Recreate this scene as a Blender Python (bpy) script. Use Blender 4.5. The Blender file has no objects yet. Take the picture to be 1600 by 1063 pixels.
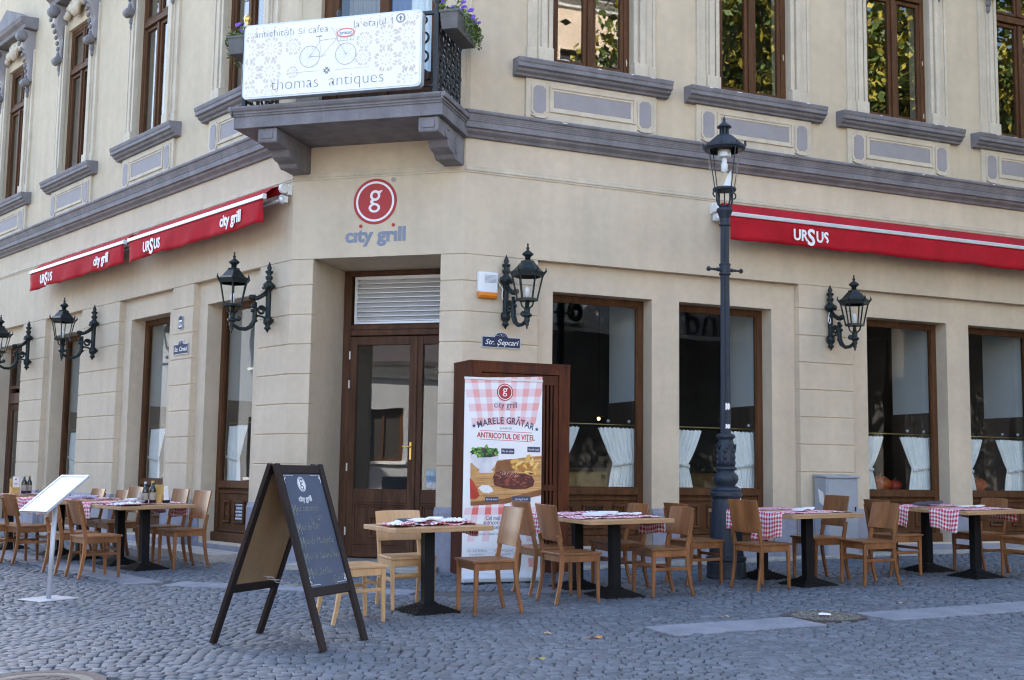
import bpy, math, random
import numpy as np
from mathutils import Matrix, Vector
random.seed(7)
rng = np.random.default_rng(11)
S = bpy.context.scene
COL = S.collection
R_ = math.radians

# ------------------------------------------------------------------ camera
cam_d = bpy.data.cameras.new('camera')
cam = bpy.data.objects.new('camera', cam_d); COL.objects.link(cam)
cam_d.sensor_width = 36; cam_d.lens = 42.75; cam_d.clip_start = .1; cam_d.clip_end = 400
pitch, roll = .10915248, .01431737
F_ = Vector((0, math.cos(pitch), math.sin(pitch)))
U0 = Vector((0, -math.sin(pitch), math.cos(pitch))); X0 = Vector((1, 0, 0))
Rv = math.cos(roll)*X0 + math.sin(roll)*U0; Uv = -math.sin(roll)*X0 + math.cos(roll)*U0
cam.matrix_world = Matrix(((Rv.x, Uv.x, -F_.x, 0), (Rv.y, Uv.y, -F_.y, 0), (Rv.z, Uv.z, -F_.z, 1.25), (0, 0, 0, 1)))
cam_d.dof.use_dof = True; cam_d.dof.focus_distance = 13.6; cam_d.dof.aperture_fstop = 8
S.camera = cam

# ------------------------------------------------------------------ sky, sun, exposure
SUN_EL, SUN_AZ = R_(40), R_(-15)          # azimuth clockwise from +Y: the sun stands behind the corner building
w = bpy.data.worlds.new('World'); S.world = w; w.use_nodes = True
nt = w.node_tree; nt.nodes.clear()
sky = nt.nodes.new('ShaderNodeTexSky'); sky.sky_type = 'NISHITA'; sky.sun_disc = False
sky.sun_elevation = SUN_EL; sky.sun_rotation = SUN_AZ; sky.air_density = 1.0; sky.dust_density = 2.0; sky.ozone_density = 1.0
bg = nt.nodes.new('ShaderNodeBackground'); bg.inputs[1].default_value = .115
ow = nt.nodes.new('ShaderNodeOutputWorld'); nt.links.new(sky.outputs[0], bg.inputs[0]); nt.links.new(bg.outputs[0], ow.inputs[0])
sd = bpy.data.lights.new('sun', 'SUN'); sd.energy = 5.0; sd.angle = R_(.5); sd.color = (1, .93, .82)
sun = bpy.data.objects.new('sun', sd); COL.objects.link(sun)
to_sun = Vector((math.sin(SUN_AZ)*math.cos(SUN_EL), math.cos(SUN_AZ)*math.cos(SUN_EL), math.sin(SUN_EL)))
sun.rotation_euler = to_sun.to_track_quat('Z', 'Y').to_euler(); sun.location = (0, 40, 40)
S.view_settings.view_transform = 'Standard'; S.view_settings.look = 'None'
S.view_settings.exposure = 2.78; S.view_settings.gamma = 1.0; S.view_settings.use_curve_mapping = False
S.cycles.filter_width = 1.15; S.cycles.max_bounces = 8; S.cycles.transparent_max_bounces = 24; S.cycles.caustics_reflective = False; S.cycles.caustics_refractive = False

# ------------------------------------------------------------------ helpers
I4 = Matrix.Identity(4)
WM = {}
def T(x, y, z): return Matrix.Translation((x, y, z))
def RZ(a): return Matrix.Rotation(a, 4, 'Z')
def RX(a): return Matrix.Rotation(a, 4, 'X')
def RY(a): return Matrix.Rotation(a, 4, 'Y')

class MB:
    """collects polygons; build() links them as one mesh object"""
    def __init__(s): s.v = []; s.f = []; s.uv = {}; s.mi = []
    def add(s, vs, fs, M=None, mi=0):
        n = len(s.v)
        if M is not None: vs = [M @ Vector(p) for p in vs]
        s.v += [tuple(p) for p in vs]; s.f += [tuple(n+i for i in f) for f in fs]; s.mi += [mi]*len(fs)
        return s
    def box(s, x0, x1, y0, y1, z0, z1, M=None, mi=0):
        vs = [(x0,y0,z0),(x1,y0,z0),(x1,y1,z0),(x0,y1,z0),(x0,y0,z1),(x1,y0,z1),(x1,y1,z1),(x0,y1,z1)]
        return s.add(vs, [(3,2,1,0),(4,5,6,7),(0,1,5,4),(1,2,6,5),(2,3,7,6),(3,0,4,7)], M, mi)
    def quad(s, a, b, c, d, M=None, mi=0): return s.add([a,b,c,d], [(0,1,2,3)], M, mi)
    def prism(s, poly, y0, y1, M=None, mi=0):
        """polygon in x,z extruded along y from y0 to y1"""
        n = len(poly)
        a = sum(poly[i][0]*poly[(i+1)%n][1]-poly[(i+1)%n][0]*poly[i][1] for i in range(n))
        if a < 0: poly = poly[::-1]
        if y0 > y1: y0, y1 = y1, y0
        vs = [(x, y0, z) for x, z in poly]+[(x, y1, z) for x, z in poly]
        fs = [tuple(range(n)), tuple(range(2*n-1, n-1, -1))]
        fs += [(i, i+n, (i+1)%n+n, (i+1)%n) for i in range(n)]
        return s.add(vs, fs, M, mi)
    def sweepx(s, prof, x0, x1, M=None, mi=0):
        """profile in y,z swept along x"""
        n = len(prof)
        a = sum(prof[i][0]*prof[(i+1)%n][1]-prof[(i+1)%n][0]*prof[i][1] for i in range(n))
        if a < 0: prof = prof[::-1]
        vs = [(x0, y, z) for y, z in prof]+[(x1, y, z) for y, z in prof]
        fs = [tuple(range(n-1, -1, -1)), tuple(range(n, 2*n))]+[(i, (i+1)%n, (i+1)%n+n, i+n) for i in range(n)]
        return s.add(vs, fs, M, mi)
    def lathe(s, prof, n=12, M=None, mi=0, ph=0, cap=True):
        """profile of (r, z) turned about z"""
        vs = []; fs = []
        for r, z in prof:
            for k in range(n):
                a = 2*math.pi*(k+ph)/n; vs.append((r*math.cos(a), r*math.sin(a), z))
        for j in range(len(prof)-1):
            for k in range(n):
                a, b = j*n+k, j*n+(k+1)%n; fs.append((a, b, b+n, a+n))
        if cap:
            if prof[0][0] > 1e-4: fs.append(tuple(range(n-1, -1, -1)))
            if prof[-1][0] > 1e-4: fs.append(tuple(range((len(prof)-1)*n, len(prof)*n)))
        return s.add(vs, fs, M, mi)
    def tube(s, path, r, n=6, M=None, mi=0, closed=False):
        """round bar along a path; r a number or one per point"""
        P = [Vector(p) for p in path]; m = len(P); rs = r if hasattr(r, '__len__') else [r]*m
        vs = []; fs = []; up = None
        for i, p in enumerate(P):
            if closed: t = P[(i+1)%m]-P[i-1]
            else: t = P[min(i+1, m-1)]-P[max(i-1, 0)]
            t.normalize()
            if up is None:
                up = Vector((0,0,1)) if abs(t.z) < .9 else Vector((1,0,0))
            a = t.cross(up)
            if a.length < 1e-4: a = t.cross(Vector((0,1,0)))
            a.normalize(); b = a.cross(t).normalized(); up = b
            for k in range(n):
                q = 2*math.pi*k/n; vs.append(p+a*(rs[i]*math.cos(q))+b*(rs[i]*math.sin(q)))
        L = m if closed else m-1
        for i in range(L):
            for k in range(n):
                A, B = i*n+k, i*n+(k+1)%n; C, D = ((i+1)%m)*n+(k+1)%n, ((i+1)%m)*n+k
                fs.append((A, D, C, B))
        if not closed: fs += [tuple(range(n)), tuple(range(m*n-1, (m-1)*n-1, -1))]
        return s.add(vs, fs, M, mi)
    def bar(s, p, q, wx, wy, wx2=None, wy2=None, M=None):
        """square bar from p to q mostly along z with section wx by wy"""
        wx2 = wx if wx2 is None else wx2; wy2 = wy if wy2 is None else wy2
        vs = []
        for c, a, b in ((p, wx/2, wy/2), (q, wx2/2, wy2/2)):
            vs += [(c[0]-a, c[1]-b, c[2]), (c[0]+a, c[1]-b, c[2]), (c[0]+a, c[1]+b, c[2]), (c[0]-a, c[1]+b, c[2])]
        return s.add(vs, [(3,2,1,0),(4,5,6,7),(0,1,5,4),(1,2,6,5),(2,3,7,6),(3,0,4,7)], M)
    def ball(s, c, r, n=8, m=6, sc=(1,1,1), M=None, mi=0):
        pr = [(max(r*math.sin(math.pi*i/m), 0), -r*math.cos(math.pi*i/m)) for i in range(m+1)]
        pr[0] = (1e-5, -r); pr[-1] = (1e-5, r)
        return s.lathe(pr, n, (M or I4) @ T(*c) @ Matrix.Diagonal((*sc, 1)), mi, cap=False)
    def mesh(s, name, smooth=False):
        me = bpy.data.meshes.new(name); me.from_pydata(s.v, [], s.f)
        if s.uv:
            ul = me.uv_layers.new(name='UVMap')
            for lp in me.loops: ul.data[lp.index].uv = s.uv[lp.vertex_index]
        if smooth: me.polygons.foreach_set('use_smooth', [True]*len(me.polygons))
        if any(s.mi): me.polygons.foreach_set('material_index', s.mi)
        me.update(); return me

def link(name, data, parent=None, M=None, label=None, cat=None, group=None, kind=None):
    o = bpy.data.objects.new(name, data); COL.objects.link(o)
    M = M or I4; WM[o.name] = M
    if parent is not None:
        o.parent = parent; o.matrix_basis = WM[parent.name].inverted() @ M
    else: o.matrix_basis = M
    if label: o['label'] = label
    if cat: o['category'] = cat
    if group: o['group'] = group
    if kind: o['kind'] = kind
    return o
def obj(name, mb, mat, parent=None, M=None, smooth=False, bevel=0, seg=1, auto=False, **kw):
    me = mb if isinstance(mb, bpy.types.Mesh) else mb.mesh(name, smooth)
    if isinstance(mat, (list, tuple)):
        for m_ in mat: me.materials.append(m_)
    elif mat is not None and not me.materials: me.materials.append(mat)
    o = link(name, me, parent, M, **kw)
    if bevel:
        b = o.modifiers.new('bevel', 'BEVEL'); b.width = bevel; b.segments = seg; b.limit_method = 'ANGLE'; b.angle_limit = R_(35)
    return o
def thing(name, label, cat, M=None, group=None): return link(name, None, None, M or I4, label, cat, group)
def kids(o): return [c for c in list(COL.objects) if c.parent == o]
CH = {}
def dup(root, M, label=None, group=None):
    """a copy of a thing with copies of its parts and sub-parts"""
    tree = CH.setdefault(root.name, [(c, kids(c)) for c in kids(root)])
    r = root.copy(); COL.objects.link(r); r.matrix_basis = M; WM[r.name] = M
    if label: r['label'] = label
    if group: r['group'] = group
    for c, gs in tree:
        k = c.copy(); COL.objects.link(k); k.parent = r
        for g in gs:
            d = g.copy(); COL.objects.link(d); d.parent = k
    return r
def text(name, s, size, M, mat, parent, ext=.0015, align='CENTER', shear=0, off=0, sx=1, spacing=1, **kw):
    """lettering in local x,z facing -y"""
    cu = bpy.data.curves.new('t', 'FONT'); cu.body = s; cu.size = size; cu.extrude = ext; cu.align_x = align
    cu.shear = shear; cu.offset = off; cu.space_character = spacing; cu.resolution_u = 3
    o = bpy.data.objects.new('t', cu); COL.objects.link(o)
    dg = bpy.context.evaluated_depsgraph_get()
    me = bpy.data.meshes.new_from_object(o.evaluated_get(dg)); bpy.data.objects.remove(o); bpy.data.curves.remove(cu)
    me.transform(RX(R_(90)) @ Matrix.Diagonal((sx, 1, 1, 1))); me.materials.clear(); me.name = name
    return obj(name, me, mat, parent, M, **kw)

# ------------------------------------------------------------------ materials
def mat(name, col, rough=.6, var=.12, scale=6., bump=0., bscale=60., metal=0., stretch=(1,1,1), detail=4, col2=None, spec=.5, coat=0, obj_rand=0., fine=0., streak=0.):
    m = bpy.data.materials.new(name); m.use_nodes = True; n = m.node_tree.nodes; L = m.node_tree.links
    p = n['Principled BSDF']; p.inputs['Roughness'].default_value = rough; p.inputs['Metallic'].default_value = metal
    p.inputs['Specular IOR Level'].default_value = spec; p.inputs['Coat Weight'].default_value = coat
    tc = n.new('ShaderNodeTexCoord'); mp = n.new('ShaderNodeMapping'); mp.inputs['Scale'].default_value = stretch
    L.new(tc.outputs['Object'], mp.inputs[0])
    vec = mp.outputs[0]
    if obj_rand:
        oi = n.new('ShaderNodeObjectInfo'); ml = n.new('ShaderNodeMath'); ml.operation = 'MULTIPLY'; ml.inputs[1].default_value = 37
        L.new(oi.outputs['Random'], ml.inputs[0]); ad = n.new('ShaderNodeVectorMath'); L.new(vec, ad.inputs[0]); L.new(ml.outputs[0], ad.inputs[1]); vec = ad.outputs[0]
    ns = n.new('ShaderNodeTexNoise'); ns.inputs['Scale'].default_value = scale; ns.inputs['Detail'].default_value = detail; ns.inputs['Roughness'].default_value = .6
    L.new(vec, ns.inputs['Vector'])
    c1 = [max(0, c*(1-var)) for c in col]; c2 = [min(1, c*(1+var)) for c in col] if col2 is None else col2
    if col2 is not None: c1 = col
    cr = n.new('ShaderNodeValToRGB'); cr.color_ramp.elements[0].position = .3; cr.color_ramp.elements[1].position = .7
    cr.color_ramp.elements[0].color = (*c1, 1); cr.color_ramp.elements[1].color = (*c2, 1)
    L.new(ns.outputs[0], cr.inputs[0]); out = cr.outputs[0]
    if fine:
        n2 = n.new('ShaderNodeTexNoise'); n2.inputs['Scale'].default_value = scale*9; n2.inputs['Detail'].default_value = 3; L.new(vec, n2.inputs['Vector'])
        mr = n.new('ShaderNodeMapRange'); mr.inputs[1].default_value = .3; mr.inputs[2].default_value = .7; mr.inputs[3].default_value = 1-fine; mr.inputs[4].default_value = 1+fine; L.new(n2.outputs[0], mr.inputs[0])
        hv = n.new('ShaderNodeHueSaturation'); L.new(mr.outputs[0], hv.inputs['Value']); L.new(out, hv.inputs['Color']); out = hv.outputs[0]
    if streak:
        m3 = n.new('ShaderNodeMapping'); m3.inputs['Scale'].default_value = (3.2, 3.2, .28); L.new(tc.outputs['Object'], m3.inputs[0])
        n3 = n.new('ShaderNodeTexNoise'); n3.inputs['Scale'].default_value = 1.6; n3.inputs['Detail'].default_value = 5; L.new(m3.outputs[0], n3.inputs['Vector'])
        mr = n.new('ShaderNodeMapRange'); mr.inputs[1].default_value = .35; mr.inputs[2].default_value = .75; mr.inputs[3].default_value = 1+streak*.3; mr.inputs[4].default_value = 1-streak; L.new(n3.outputs[0], mr.inputs[0])
        hv = n.new('ShaderNodeHueSaturation'); L.new(mr.outputs[0], hv.inputs['Value']); L.new(out, hv.inputs['Color']); out = hv.outputs[0]
    if obj_rand:
        mr = n.new('ShaderNodeMapRange'); mr.inputs[3].default_value = 1-obj_rand; mr.inputs[4].default_value = 1+obj_rand; L.new(oi.outputs['Random'], mr.inputs[0])
        hv = n.new('ShaderNodeHueSaturation'); L.new(mr.outputs[0], hv.inputs['Value']); L.new(out, hv.inputs['Color']); out = hv.outputs[0]
    L.new(out, p.inputs['Base Color'])
    mrr = n.new('ShaderNodeMapRange'); mrr.inputs[3].default_value = max(.02, rough-.08); mrr.inputs[4].default_value = min(1, rough+.08); L.new(ns.outputs[0], mrr.inputs[0]); L.new(mrr.outputs[0], p.inputs['Roughness'])
    if bump:
        nb = n.new('ShaderNodeTexNoise'); nb.inputs['Scale'].default_value = bscale; nb.inputs['Detail'].default_value = 4; L.new(vec, nb.inputs['Vector'])
        bm = n.new('ShaderNodeBump'); bm.inputs['Strength'].default_value = bump; bm.inputs['Distance'].default_value = .01
        L.new(nb.outputs[0], bm.inputs['Height']); L.new(bm.outputs[0], p.inputs['Normal'])
    return m
def glass(name, ior=1.6, tint=(.93,.95,.95)):
    m = bpy.data.materials.new(name); m.use_nodes = True; n = m.node_tree.nodes; L = m.node_tree.links; n.clear()
    o = n.new('ShaderNodeOutputMaterial'); mx = n.new('ShaderNodeMixShader'); fr = n.new('ShaderNodeFresnel'); fr.inputs[0].default_value = ior
    t = n.new('ShaderNodeBsdfTransparent'); t.inputs[0].default_value = (*tint, 1)
    g = n.new('ShaderNodeBsdfGlossy'); g.inputs['Roughness'].default_value = .005; g.inputs[0].default_value = (1,1,1,1)
    nz = n.new('ShaderNodeTexNoise'); nz.inputs['Scale'].default_value = 1.3; nz.inputs['Detail'].default_value = 1
    tc = n.new('ShaderNodeTexCoord'); L.new(tc.outputs['Object'], nz.inputs['Vector'])
    b = n.new('ShaderNodeBump'); b.inputs['Strength'].default_value = .03; b.inputs['Distance'].default_value = .05; L.new(nz.outputs[0], b.inputs['Height']); L.new(b.outputs[0], g.inputs['Normal'])
    ge = n.new('ShaderNodeNewGeometry'); mi = n.new('ShaderNodeMapRange'); mi.inputs[3].default_value = ior; mi.inputs[4].default_value = 1/ior   # same reflection from either side of the sheet
    L.new(ge.outputs['Backfacing'], mi.inputs[0]); L.new(mi.outputs[0], fr.inputs[0])
    L.new(fr.outputs[0], mx.inputs[0]); L.new(t.outputs[0], mx.inputs[1]); L.new(g.outputs[0], mx.inputs[2]); L.new(mx.outputs[0], o.inputs[0])
    return m
def gingham(name, red, white, per, uvname=True):
    """woven check: two sets of bands multiplied"""
    m = bpy.data.materials.new(name); m.use_nodes = True; n = m.node_tree.nodes; L = m.node_tree.links
    p = n['Principled BSDF']; p.inputs['Roughness'].default_value = .9; p.inputs['Specular IOR Level'].default_value = .15
    tc = n.new('ShaderNodeTexCoord'); sp = n.new('ShaderNodeSeparateXYZ'); L.new(tc.outputs['UV'], sp.inputs[0])
    bands = []
    for ax in (0, 1):
        dv = n.new('ShaderNodeMath'); dv.operation = 'DIVIDE'; dv.inputs[1].default_value = per; L.new(sp.outputs[ax], dv.inputs[0])
        fr = n.new('ShaderNodeMath'); fr.operation = 'FRACT'; L.new(dv.outputs[0], fr.inputs[0])
        gt = n.new('ShaderNodeMath'); gt.operation = 'GREATER_THAN'; gt.inputs[1].default_value = .5; L.new(fr.outputs[0], gt.inputs[0]); bands.append(gt)
    av = n.new('ShaderNodeMath'); av.operation = 'ADD'; L.new(bands[0].outputs[0], av.inputs[0]); L.new(bands[1].outputs[0], av.inputs[1])
    hf = n.new('ShaderNodeMath'); hf.operation = 'MULTIPLY'; hf.inputs[1].default_value = .5; L.new(av.outputs[0], hf.inputs[0])
    cr = n.new('ShaderNodeValToRGB'); cr.color_ramp.interpolation = 'CONSTANT'
    e = cr.color_ramp.elements; e[0].color = (*white, 1); e[1].position = .9; e[1].color = (*red, 1)
    k = e.new(.3); k.color = (*[(a*.55+b*.45) for a, b in zip(red, white)], 1)
    L.new(hf.outputs[0], cr.inputs[0]); L.new(cr.outputs[0], p.inputs['Base Color'])
    return m
def emit(name, col, s):
    m = bpy.data.materials.new(name); m.use_nodes = True; p = m.node_tree.nodes['Principled BSDF']
    p.inputs['Base Color'].default_value = (*col, 1); p.inputs['Emission Color'].default_value = (*col, 1); p.inputs['Emission Strength'].default_value = s; return m

PLASTER = mat('plaster_cream', (.592,.490,.362), .85, .09, 1.1, .18, 90, fine=.04, streak=.07)
PLASTER_UP = mat('plaster_upper', (.560,.456,.322), .85, .09, .9, .18, 90, fine=.04, streak=.07)
MOULD = mat('plaster_moulding', (.575,.49,.375), .8, .10, 3, .15, 60, fine=.04, streak=.12)
GREYTRIM = mat('grey_trim_paint', (.192,.178,.188), .75, .18, 4, .15, 40, fine=.10, streak=.22)
LILAC = mat('lilac_panel_paint', (.30,.27,.275), .7, .07, 5, .06, 60)
PLINTH = mat('plinth_paint', (.27,.275,.33), .75, .14, 2.5, .12, 50, fine=.08, streak=.2)
STONE = mat('granite_kerb', (.36,.34,.31), .8, .2, 9, .35, 40, fine=.15)
SLAB = mat('paving_slab', (.19,.20,.23), .8, .22, 3, .25, 90, fine=.14, streak=.0)
BROWN = mat('window_wood', (.098,.043,.019), .55, .3, 14, .08, 80, stretch=(1,1,.12), fine=.14, spec=.15)
DOORW = mat('door_wood', (.092,.046,.027), .55, .3, 12, .08, 80, stretch=(1,1,.12), fine=.14, spec=.15)
UNITW = mat('red_brown_wood', (.035,.012,.009), .6, .6, 5, .1, 60, stretch=(1,1,.13), fine=.2, spec=.18, col2=(.135,.038,.012))
GLASS = glass('window_glass', 1.6)
GLASSD = glass('shop_glass', 1.42)
LGLASS = glass('lantern_glass', 1.2, (.96,.97,.97))
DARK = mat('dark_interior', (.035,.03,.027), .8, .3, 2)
DARKWOOD = mat('interior_wood', (.06,.04,.03), .5, .25, 10, stretch=(1,1,.1))
WHITEW = mat('interior_white', (.62,.66,.68), .8, .04, 2)
ROOMW = mat('room_wall', (.16,.13,.10), .9, .1, 1)
CURTAIN = mat('curtain_cloth', (.84,.85,.84), .9, .05, 12, .1, 60)
IRON = mat('green_black_iron', (.009,.016,.016), .42, .3, 18, .2, 60, spec=.35)
POST = mat('blue_grey_iron', (.019,.027,.040), .5, .2, 9, .12, 50, fine=.08, spec=.35)
RAIL = mat('black_iron', (.016,.017,.02), .45, .3, 20, .1, 60)
BLACKM = mat('black_metal', (.008,.008,.009), .65, .2, 10, spec=.2)
RED = mat('awning_red', (.40,.009,.018), .8, .16, 2.5, .15, 40, fine=.06, spec=.2)
ALU = mat('pale_aluminium', (.62,.63,.64), .35, .06, 5, metal=.3)
STEEL = mat('louvre_steel', (.72,.73,.75), .42, .06, 6, metal=.35)
WHITEP = mat('white_paint', (.78,.78,.78), .5, .04, 5)
WHITEPR = mat('white_print', (.82,.82,.83), .55, .02, 5)
LOGORED = mat('logo_red', (.40,.030,.032), .6, .06, 8)
LOGOGREY = mat('logo_grey', (.20,.23,.30), .6, .06, 8)
SIGNBLUE = mat('sign_enamel', (.035,.043,.085), .6, .1, 8, spec=.2)
OAK = mat('oak_table', (.42,.25,.125), .4, .2, 7, .05, 60, stretch=(.12,1,1), obj_rand=.06, fine=.1)
CHAIRW = mat('brown_chair_wood', (.222,.094,.036), .36, .34, 9, .06, 60, stretch=(.5,1,.13), obj_rand=.2, fine=.14, spec=.35)
CHAIRL = mat('light_chair_wood', (.53,.32,.155), .36, .15, 9, .05, 60, stretch=(.5,1,.13), obj_rand=.05, fine=.08)
CLOTH = gingham('red_gingham', (.56,.012,.05), (.80,.78,.80), .044)
BOARDW = mat('dark_board_frame', (.020,.012,.010), .6, .4, 10, .15, 50, stretch=(1,1,.15), fine=.2, spec=.25)
SLATE = mat('chalkboard', (.050,.064,.108), .40, .22, 2.2, fine=.05)
HARDB = mat('hardboard_back', (.30,.19,.10), .75, .12, 3, fine=.05)
CHALK = mat('yellow_chalk', (.36,.36,.26), .9, .45, 60)
CABGREY = mat('cabinet_grey', (.33,.35,.39), .5, .06, 4, fine=.03)
ORANGE = mat('orange_plastic', (.75,.22,.015), .3, .05, 6)
BRASS = mat('brass', (.65,.45,.15), .3, .1, 9, metal=1)
LEAF = mat('leaf_green', (.10,.15,.03), .6, .5, 3, obj_rand=.1)
LEAFY = mat('leaf_yellow', (.36,.30,.03), .6, .5, 2.5)
BARK = mat('bark', (.10,.075,.055), .9, .3, 8, .5, 20)
PURPLE = mat('pansy_purple', (.22,.10,.55), .6, .3, 20)
POTGREY = mat('planter_grey', (.12,.115,.11), .7, .2, 8)
PUMPKIN = mat('pumpkin_skin', (.45,.10,.02), .5, .25, 5)
SILVER = mat('silver_paint', (.50,.52,.56), .4, .05, 5, metal=.2)
BULB = mat('bulb_glass', (.80,.81,.83), .25, .02, 5)
WIREM = mat('cable', (.03,.03,.03), .6)

# ------------------------------------------------------------------ places: ground and the three facades
def gz(x, y): return .06+.012*x+.022*(y-10.8)
CR = Vector((-.576, 14.088)); CL = Vector((-2.716, 14.703))
aR, aL = .414306697, 2.27732609
dR = Vector((math.cos(aR), math.sin(aR))); dL = Vector((math.cos(aL), math.sin(aL))); dC = (CR-CL).normalized()
def frame(o, d): return Matrix(((d.x, -d.y, 0, o.x), (d.y, d.x, 0, o.y), (0,0,1,0), (0,0,0,1)))
FR, FC, FL = frame(CR, dR), frame(CL, dC), frame(CL, -dL)     # x to the right seen from the street, y into the building, z up
LC = (CR-CL).length
J0, BL, B0 = 3.8134, .361845, .32282
JZ = [J0]+[J0-B0-k*BL for k in range(9)]
GN = Vector((-.012, -.022, 1)).normalized()
TILT = Vector((0,0,1)).rotation_difference(GN).to_matrix().to_4x4()
def on_ground(x, y, head=0): return T(x, y, gz(x, y)) @ TILT @ RZ(head)

# ================================================================== CORNER BUILDING
HT = 13.5
building = thing('corner_building', 'cream corner building with grey trim and a balcony over its corner door', 'building', T(CR.x, CR.y, gz(CR.x, CR.y)))
def part(name, mb, m, M, parent=None, **kw): return obj(name, mb, m, parent or building, M, **kw)

def wall(x0, x1, z0, z1, y, holes, back):
    """front skin at depth y with holes (a,b,c,d) and their reveals going in to depth back"""
    xs = sorted({x0, x1, *[h[0] for h in holes], *[h[1] for h in holes]}); zs = sorted({z0, z1, *[h[2] for h in holes], *[h[3] for h in holes]})
    mb = MB()
    inside = lambda x, z: any(h[0] < x < h[1] and h[2] < z < h[3] for h in holes)
    for a, b in zip(xs, xs[1:]):
        for c, d in zip(zs, zs[1:]):
            if not inside((a+b)/2, (c+d)/2): mb.quad((a,y,c),(b,y,c),(b,y,d),(a,y,d))
    for a, b, c, d in holes:
        mb.quad((a,y,c),(a,y,d),(a,back,d),(a,back,c)); mb.quad((b,y,c),(b,back,c),(b,back,d),(b,y,d))
        mb.quad((a,y,d),(b,y,d),(b,back,d),(a,back,d)); mb.quad((a,y,c),(a,back,c),(b,back,c),(b,y,c))
    return mb

XR, XL = 24.0, -22.0
PIER = {'R': [(0,.96),(4.79,5.67),(9.5,10.4),(14.2,15.1)], 'L': [(-.77,0),(-3.29,-2.63),(-6.68,-5.16),(-9.47,-8.35),(-12.3,-11.3)]}
OPEN = {'R': [(1.21,2.60),(3.00,4.42),(6.00,7.42),(7.83,9.22)], 'L': [(-2.37,-1.03),(-4.90,-3.55),(-8.17,-6.86)]}
LDOOR = (-11.0, -9.72)
REC = .105
UPW = {'R': [1.68, 4.11, 6.55, 8.98, 11.4, 13.8], 'L': [-1.45, -4.4, -7.5, -10.62, -13.75]}
# lower recessed wall planes
part('recessed_wall', wall(.9, XR, -.3, J0-.002, REC, [(a,b,.38,3.46) for a,b in OPEN['R']], .45), PLASTER, FR)
part('recessed_wall', wall(XL, -.7, -.3, J0-.002, REC-.01, [(a,b,.29,3.50) for a,b in OPEN['L']]+[(LDOOR[0],LDOOR[1],.25,3.5)], .45), PLASTER, FL)
# frieze over the shop fronts
part('frieze_wall', MB().box(0, XR, 0, .45, J0, 5.24), PLASTER, FR)
part('frieze_wall', MB().box(XL, 0, 0, .45, J0, 5.24), PLASTER, FL)
part('frieze_wall', MB().box(0, LC, 0, 1.1, J0, 5.30), PLASTER, FC)
# upper walls
UZ0, UZ1, UHW = 6.27, 8.93, .57
part('upper_wall', wall(0, XR, 5.2, HT, .03, [(c-UHW,c+UHW,UZ0,UZ1) for c in UPW['R']], .40), PLASTER_UP, FR)
part('upper_wall', wall(XL, 0, 5.2, HT, .03, [(c-UHW,c+UHW,UZ0,UZ1) for c in UPW['L']], .40), PLASTER_UP, FL)
part('upper_wall', wall(-.03, LC+.03, 5.2, HT, .03, [(.28,1.90,5.5,8.6)], .40), PLASTER_UP, FC)
# back and roof so the block throws its shade
bk = MB(); c4 = []
for M, p in ((FL,(XL,.03)),(FL,(XL,11)),(FR,(XR,11)),(FR,(XR,.03))): q = M @ Vector((p[0],p[1],0)); c4.append((q.x,q.y))
q1 = FL @ Vector((0,.03,0)); q2 = FR @ Vector((0,.03,0)); ring = [c4[0], c4[1], c4[2], c4[3], (q2.x,q2.y), (q1.x,q1.y)]
for i in range(3): a, b = ring[i], ring[i+1]; bk.quad((a[0],a[1],-.3),(b[0],b[1],-.3),(b[0],b[1],HT),(a[0],a[1],HT))
bk.add([(x,y,HT) for x,y in ring], [tuple(range(6))])
part('roof', bk, PLASTER_UP, I4)

# piers of plaster blocks with cut joints
def pier(M, a, b, deep=.30, n=8):
    core = MB().box(a+.006, b-.006, .013, deep, -.3, J0-.001)
    p = part('pier', core, PLASTER, M)
    for k in range(n):
        z1, z0 = JZ[k]-.006, JZ[k+1]+.006
        if k == n-1: z0 = .6
        o = obj('block', MB().box(a, b, 0, .10, z0, z1), PLASTER, p, M, bevel=.006, seg=1)
    pl = [(-.036,-.3),(-.036,.78),(-.012,.85),(.05,.85),(.05,-.3)]
    obj('plinth', MB().sweepx(pl, a-.012, b+.012), PLINTH, p, M, bevel=.006)
    return p
for a, b in PIER['R']: pier(FR, a, b)
for a, b in PIER['L']: pier(FL, a, b)
DX0, DX1 = .293, 1.934
pier(FC, 0, DX0, 1.08); pier(FC, DX1, LC, 1.08)
# plinth strips under the recessed walls
for M, key, y in ((FR,'R',REC),(FL,'L',REC-.01)):
    ps = sorted(PIER[key])
    for (a0,b0),(a1,b1) in zip(ps, ps[1:]):
        gaps = [o for o in OPEN[key] if b0 < o[0] < a1]
        if key == 'L' and b0 < LDOOR[0] < a1: gaps.append(LDOOR)
        gaps.sort(); low = .36 if key == 'R' else .27
        x = b0+.012
        for g in gaps+[(a1-.012, None)]:
            part('plinth', MB().sweepx([(y-.03,-.3),(y-.03,.78),(y-.008,.84),(y+.03,.84),(y+.03,-.3)], x, g[0]-.004), PLINTH, M)
            if g[1] is not None:
                part('plinth', MB().box(g[0]-.004, g[1]+.004, y-.026, y+.25, -.3, low), PLINTH, M); x = g[1]+.004
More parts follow.
